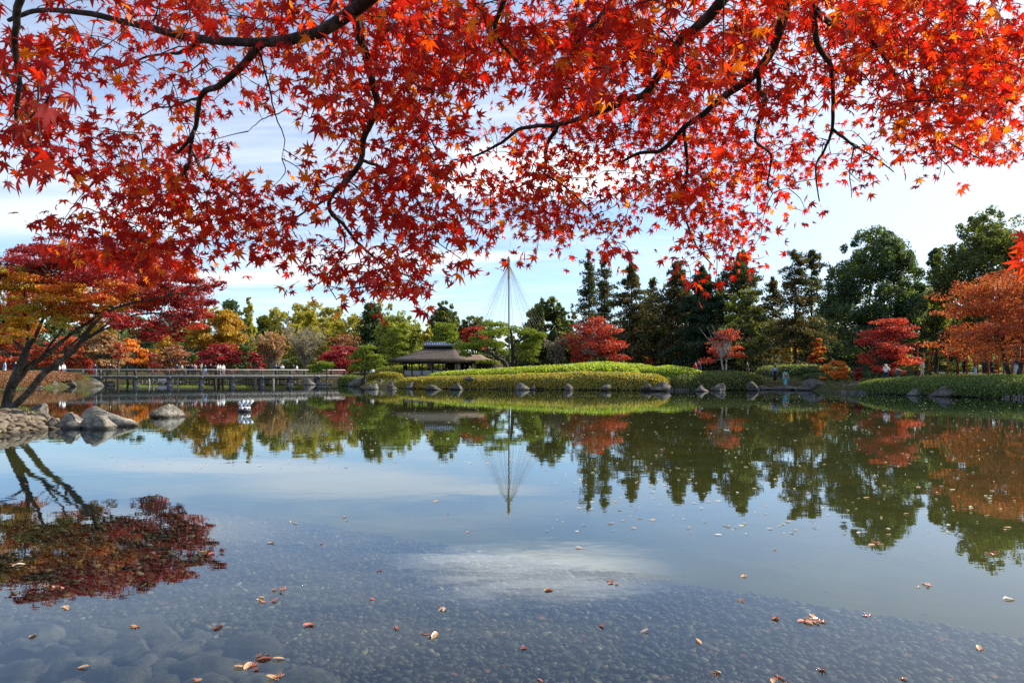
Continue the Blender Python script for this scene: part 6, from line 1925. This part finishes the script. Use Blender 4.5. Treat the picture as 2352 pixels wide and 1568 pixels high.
for i, (u, D, pose, tp, lo, yaw, lb, ex, hh, z0) in enumerate([
    (11, 78, 'skirt', LBL, LBL, 2.5, 'person in a long light blue dress on the left bank', 'bag', 1.62, None), (36, 77, 'stand', NVY, NVY, 0.3, 'person in dark blue behind the leaning trunk', None, 1.66, None), (146, 86, 'stand', WHT, GRY, 1.3, 'person in a white shirt above the russet hedge', None, 1.7, None), (137, 86.5, 'stand', WHT, RED_, -1.0, 'person in white partly hidden beside another in a white shirt', None, 1.6, None),
    (931, 83.5, 'stand', BLK, BLK, 0.2, 'person in a black jacket at the left corner of the tea house', None, 1.72, 1.1), (966, 84, 'stand', BLK, BLK, 1.2, 'dark figure sitting low inside the tea house, left bay', None, 1.2, 1.1), (985, 84.5, 'stand', BLK, NVY, 0.0, 'dark figure before the paper screen in the tea house', None, 1.35, 1.1), (1013, 84, 'stand', WHT, GRY, 2.0, 'figure in white inside the tea house middle bay', None, 1.3, 1.1),
    (1027, 84.5, 'stand', GRY, BLK, 1.0, 'figure in grey inside the tea house beside one in white', None, 1.3, 1.1), (1046, 84, 'stand', BLK, BLK, -1.0, 'figure in black inside the right bay of the tea house', None, 1.3, 1.1), (1068, 82.8, 'stand', NVY, NVY, 0.5, 'figure in navy under the awning', None, 1.6, 1.1), (1083, 81.2, 'stand', WHT, GRY, 3.0, 'figure in pale pink white in front of the awning', None, 1.55, 0.9),
    (1597, 76, 'stand', RED_, BLK, 0.6, 'person in dark red beside one in a blue vest', None, 1.62, None), (1606, 76.5, 'stand', NVY, NVY, 0.3, 'person with a pale cap and a blue vest on the shaded path', None, 1.70, None), (1716, 74, 'walk', DKG, BLK, 0.9, 'tall person in a dark coat pushing something by the hedge', 'bag', 1.78, None), (1780, 67.5, 'skirt', (.16, .22, .34), BLK, 3.0, 'person in a blue grey shirt and long black skirt beside the kimono', None, 1.68, None),
    (2118, 62, 'stand', (.7, .55, .42), CRM, 0.4, 'person in cream beneath the coral red maple', None, 1.66, None), (2035, 54.8, 'photo', WHT, NVY, 2.2, 'person in white with a white cap behind the broad hedge', None, 1.56, None), (2214, 64, 'photo', BLK, BLK, 1.3, 'dark figure left of the pergola posts', None, 1.72, None), (2240, 63, 'stand', RED_, LBL, 0.8, 'person in red with a pale bag under the pergola', 'bag', 1.6, None),
    (2278, 63.4, 'stand', BLK, BLK, 0.5, 'person in black leaning by the pergola bench', None, 1.62, None), (2333, 60, 'skirt', (.08, .14, .26), (.45, .45, .52), 2.8, 'person in blue with a pale patterned skirt under the rust maple', 'pack', 1.68, None), (2308, 76, 'walk', WHT, GRY, 2.4, 'person in white with a backpack beyond the pergola', 'pack', 1.66, None), (1822, 96, 'stand', LBL, NVY, 0.1, 'distant person in light blue behind the pale dotted hedge', None, 1.6, None),
    (1246 + 90, 96, 'stand', WHT, NVY, 0.1, 'person in white far behind the bright green mound', None, 1.65, None), (1322, 95, 'stand', LBL, NVY, 0.9, 'person in light blue far behind the bright green mound', None, 1.6, None), (1262, 95, 'stand', NVY, BLK, 0.9, 'person in dark blue right of the upright pine', None, 1.6, None), (855, 86, 'stand', WHT, BLK, 0.4, 'person in white glimpsed behind the tiered shore pine', None, 1.6, None)]):
    x = X(u, D)
    z = g1(x, D) + 0.02 if z0 is None else z0
    person(x, D, z, lb, pose, tp, lo, yaw, hh, extra=ex, hair=WHT if 'cap' in lb else BLK)


def kimono():
    D = 66.2
    x = X(1804, D)
    z = Z(887, D)
    t = thing('person', 'person in a turquoise kimono with a red sash seen from behind at the water edge', 'person', (x, D, z), 'visitors in the garden')
    b = figure('skirt')['body']
    b.materials.append(M['skin'])
    link('body', b, t)
    # robe: stacked ellipses from hem to collar
    teal = surf('kimono_silk', (0.02, 0.30, 0.32), (0.05, 0.42, 0.44), 18, 0.7, 0.0, 3, c3=(0.7, 0.75, 0.7), s3=7)
    rows = [(0.02, .19, .17), (0.10, .185, .165), (.45, .175, .15), (.8, .185, .15), (.98, .18, .14), (1.1, .165, .13), (1.25, .19, .13), (1.38, .20, .12), (1.44, .13, .10), (1.47, .08, .07)]
    th = np.linspace(0, 2 * math.pi, 14, endpoint=False)
    v = np.concatenate([np.stack([np.cos(th) * a, np.sin(th) * c, np.full(14, h)], 1) for h, a, c in rows])
    f = np.array([[r * 14 + i, r * 14 + (i + 1) % 14, (r + 1) * 14 + (i + 1) % 14, (r + 1) * 14 + i] for r in range(len(rows) - 1) for i in range(14)])
    link('robe', mesh('robe', v, f, smooth=True, mats=[teal]), t)
    for s in (-1, 1):
        sl = np.array([[s * .17, -.05, 1.40], [s * .30, -.07, 1.12], [s * .31, -.12, .62], [s * .20, -.10, .62], [s * .17, -.05, 1.10]])
        v2 = np.vstack([sl + [0, .05, 0], sl - [0, .05, 0]])
        fs = [np.array([[0, 1, 2, 3, 4], [9, 8, 7, 6, 5]]), np.array([[i, i + 5, (i + 1) % 5 + 5, (i + 1) % 5] for i in range(5)])]
        link('sleeve', mesh('sleeve', v2, fs, mats=[teal]), t)
    ob = surf('sash_brocade', (0.45, 0.06, 0.03), (0.55, 0.16, 0.05), 14, 0.7, 0.0, 3, c3=(0.65, 0.45, 0.15), s3=9)
    Geo().box((0, 0, 1.14), (.375, .285, .24)).build('sash', ob, t)
    Geo().box((0, -.17, 1.17), (.30, .10, .26)).build('sash_knot', ob, t)
    Geo().box((0, -.17, .96), (.16, .05, .22)).build('sash_tail', ob, t)
    J = [(0, .02, 1.60), (0, -.03, 1.66), (0, -.05, 1.58)]
    hr = skinned('hair', J, [(0, 1), (0, 2)], [.11, .085, .085])
    hr.materials.append(cloth(BLK))
    link('hair', hr, t)
    Geo().tube(np.array([[-.06, -.05, 1.74], [0, -.06, 1.77], [.06, -.05, 1.74]]), .025, 6).build('hair_ornament', M['whitepaint'], t)
    t.scale = (0.95, 0.95, 0.95)


kimono()

# small standing things on the banks
def post_lantern(u, D, label, h):
    x = X(u, D); z = g1(x, D)
    t = thing('stone_lantern', label, 'lantern', (x, D, z))
    Geo().box((0, 0, 0.08), (0.44, 0.44, 0.18)).build('base', M['concrete'], t)
    Geo().tube(np.array([[0, 0, 0.16], [0, 0, h * 0.55]]), [0.12, 0.10], 8).build('shaft', M['concrete'], t)
    Geo().box((0, 0, h * 0.68), (0.30, 0.30, 0.24)).build('lamp_box', M['concrete'], t)
    v = np.array([[-.34, -.34, h * .80], [.34, -.34, h * .80], [.34, .34, h * .80], [-.34, .34, h * .80], [0, 0, h]])
    link('cap', mesh('cap', v, [np.array([[3, 2, 1, 0]]), np.array([[0, 1, 4], [1, 2, 4], [2, 3, 4], [3, 0, 4]])], mats=[M['concrete']]), t)


post_lantern(2062, 54.2, 'small grey stone lantern beside the coral red maple', 1.15)
def signboard(u, D, label, w=1.2):
    x = X(u, D); z = g1(x, D)
    t = thing('signboard', label, 'sign', (x, D, z))
    for s in (-1, 1):
        Geo().box((s * w * .42, 0, .6), (.07, .07, 1.3)).build('post', M['darkwood'], t)
    Geo().box((0, -.06, 1.25), (w, .05, .6)).build('board', M['whitepaint'], t)


signboard(376, 101, 'white board on short posts behind the bridge rail', 1.6)

# ================================================================== LEAVES ON THE WATER
def floating():
    rng = R(404)
    forms = []
    cols = [(0.52, 0.20, 0.07), (0.62, 0.36, 0.18), (0.36, 0.07, 0.035), (0.55, 0.42, 0.30), (0.28, 0.11, 0.05), (0.48, 0.14, 0.10)]
    for i in range(12):
        tv, tf, tq = leaf_template(rng, 0.25, rng.uniform(-0.5, 0.1))
        v = tv * [1, 1, 1]
        v[:, 2] -= v[:, 2].min()
        # an oval leaf for half of them
        if i % 2:
            n = 12
            a = np.linspace(0, 2 * math.pi, n, endpoint=False)
            v = np.vstack([[0, 0, 0.05], np.c_[np.sin(a) * 0.38, np.cos(a) * 0.9, 0.02 + 0.22 * np.abs(np.sin(a)) + 0.12 * np.cos(a + i)]])
            tf = np.array([[0, k + 1, (k + 1) % n + 1] for k in range(n)])
            forms.append(mesh('fallen_leaf', v, tf, np.tile(cols[i % 6], (len(v), 1)), False, [M['litter']]))
        else:
            forms.append(mesh('fallen_leaf', v, [tf, tq], np.tile(cols[i % 6], (len(v), 1)), False, [M['litter']]))
    # clusters and single leaves: (u, v, count, spread px)
    spots = [(35, 1300, 3, 18), (125, 1348, 6, 22), (150, 1395, 3, 10), (310, 1440, 2, 8), (75, 1460, 1, 0), (190, 1533, 1, 0), (560, 1530, 5, 28), (610, 1510, 6, 26), (640, 1555, 4, 18), (455, 1562, 2, 10), (600, 1380, 4, 20), (640, 1355, 3, 18),
             (710, 1434, 3, 8), (855, 1376, 1, 0), (910, 1443, 3, 8), (985, 1458, 5, 22), (1010, 1398, 4, 14), (1205, 1487, 1, 0), (1265, 1358, 2, 12), (1408, 1336, 6, 14), (1382, 1437, 1, 0), (1480, 1450, 1, 0), (1605, 1473, 1, 0), (1707, 1324, 2, 6),
             (1776, 1420, 3, 8), (1863, 1424, 14, 32), (1990, 1414, 2, 8), (2125, 1343, 6, 20), (2312, 1374, 2, 8), (2254, 1490, 2, 8), (1888, 1538, 1, 0), (1790, 1560, 4, 24), (1650, 1545, 2, 16), (2080, 1560, 2, 10), (680, 1198, 2, 10), (790, 1190, 3, 16), (620, 1246, 2, 10), (480, 1268, 4, 24),
             (740, 1248, 1, 0), (1075, 1222, 1, 0), (1330, 1258, 1, 0), (1870, 1213, 1, 0), (1780, 1262, 1, 0), (2015, 1250, 4, 20), (1000, 1152, 1, 0), (1586, 1226, 1, 0), (1030, 1180, 1, 0), (2270, 1270, 3, 14), (60, 1110, 2, 10), (1240, 1562, 1, 0), (1700, 1380, 1, 0), (500, 1440, 1, 0), (870, 1310, 1, 0)]
    n = 0
    for (u, v, k, sp) in spots:
        for j in range(k):
            uu, vv = u + rng.normal() * sp * 0.5, v + rng.normal() * sp * 0.18
            y = EYE * FOC / (vv - V0)
            o = link('fallen_leaf', forms[rng.integers(12)])
            s = rng.uniform(0.024, 0.042)
            o.location = ((uu - U0) / FOC * y, y, 0.002)
            o.scale = (s, s, s)
            o.rotation_euler = (rng.normal() * 0.12, rng.normal() * 0.12, rng.uniform(0, 6.28))
            o['category'] = 'leaf'
            if vv > 1290:
                o['label'] = 'curled brown or red fallen leaf floating on the clear near shallows'; o['group'] = 'leaves floating on the near shallows'
            else:
                o['label'] = 'small brown fallen leaf floating on the mirror smooth middle of the pond'; o['group'] = 'leaves floating on the middle of the pond'
            n += 1
    # leaves that have sunk to the gravel
    for j in range(46):
        y = rng.uniform(3.3, 5.6); x = rng.uniform(-0.1, 0.72) * y
        if y > 8.6 - (x + 1.9) * 0.603:
            continue
        o = link('fallen_leaf', forms[rng.choice([0, 2, 4, 6, 8, 10])])
        s = rng.uniform(0.03, 0.055)
        o.location = (x, y, ZB + 0.045)
        o.scale = (s, s, s * 0.5)
        o.rotation_euler = (rng.normal() * 0.1, rng.normal() * 0.1, rng.uniform(0, 6.28))
        o['category'], o['label'], o['group'] = 'leaf', 'dull sunken leaf lying under water on the dark gravel', 'sunken leaves on the gravel'
    # countless specks farther out
    N = 1500
    u = np.concatenate([rng.uniform(1250, 2352, 900), rng.uniform(250, 1250, 450)])
    v = np.concatenate([908 + 320 * rng.random(900) ** 2.8, 905 + 170 * rng.random(450) ** 1.3])
    y = EYE * FOC / (v - V0)
    x = (u - U0) / FOC * y
    ok = sdf(x, y) < -0.5
    x, y = x[ok], y[ok]
    s = rng.lognormal(math.log(0.014), 0.5, len(x)).clip(0.008, 0.035) * (1 + y / 60)
    a = rng.uniform(0, 6.28, len(x))
    th = np.linspace(0, 2 * math.pi, 6, endpoint=False)
    vx = x[:, None] + s[:, None] * np.cos(th[None] + a[:, None]); vy = y[:, None] + s[:, None] * 0.6 * np.sin(th[None] + a[:, None])
    vz = 0.004 + rng.uniform(0, 0.012, vx.shape)
    col = np.array([(0.60, 0.50, 0.36), (0.55, 0.34, 0.16), (0.66, 0.60, 0.50)])[rng.integers(0, 3, len(x))]
    link('fallen_leaves', mesh('fallen_leaves', np.stack([vx, vy, vz], -1).reshape(-1, 3), np.arange(len(x) * 6).reshape(-1, 6), np.repeat(col, 6, 0), False, [M['litter']]), kind='stuff')
    print('floating', n)


floating()
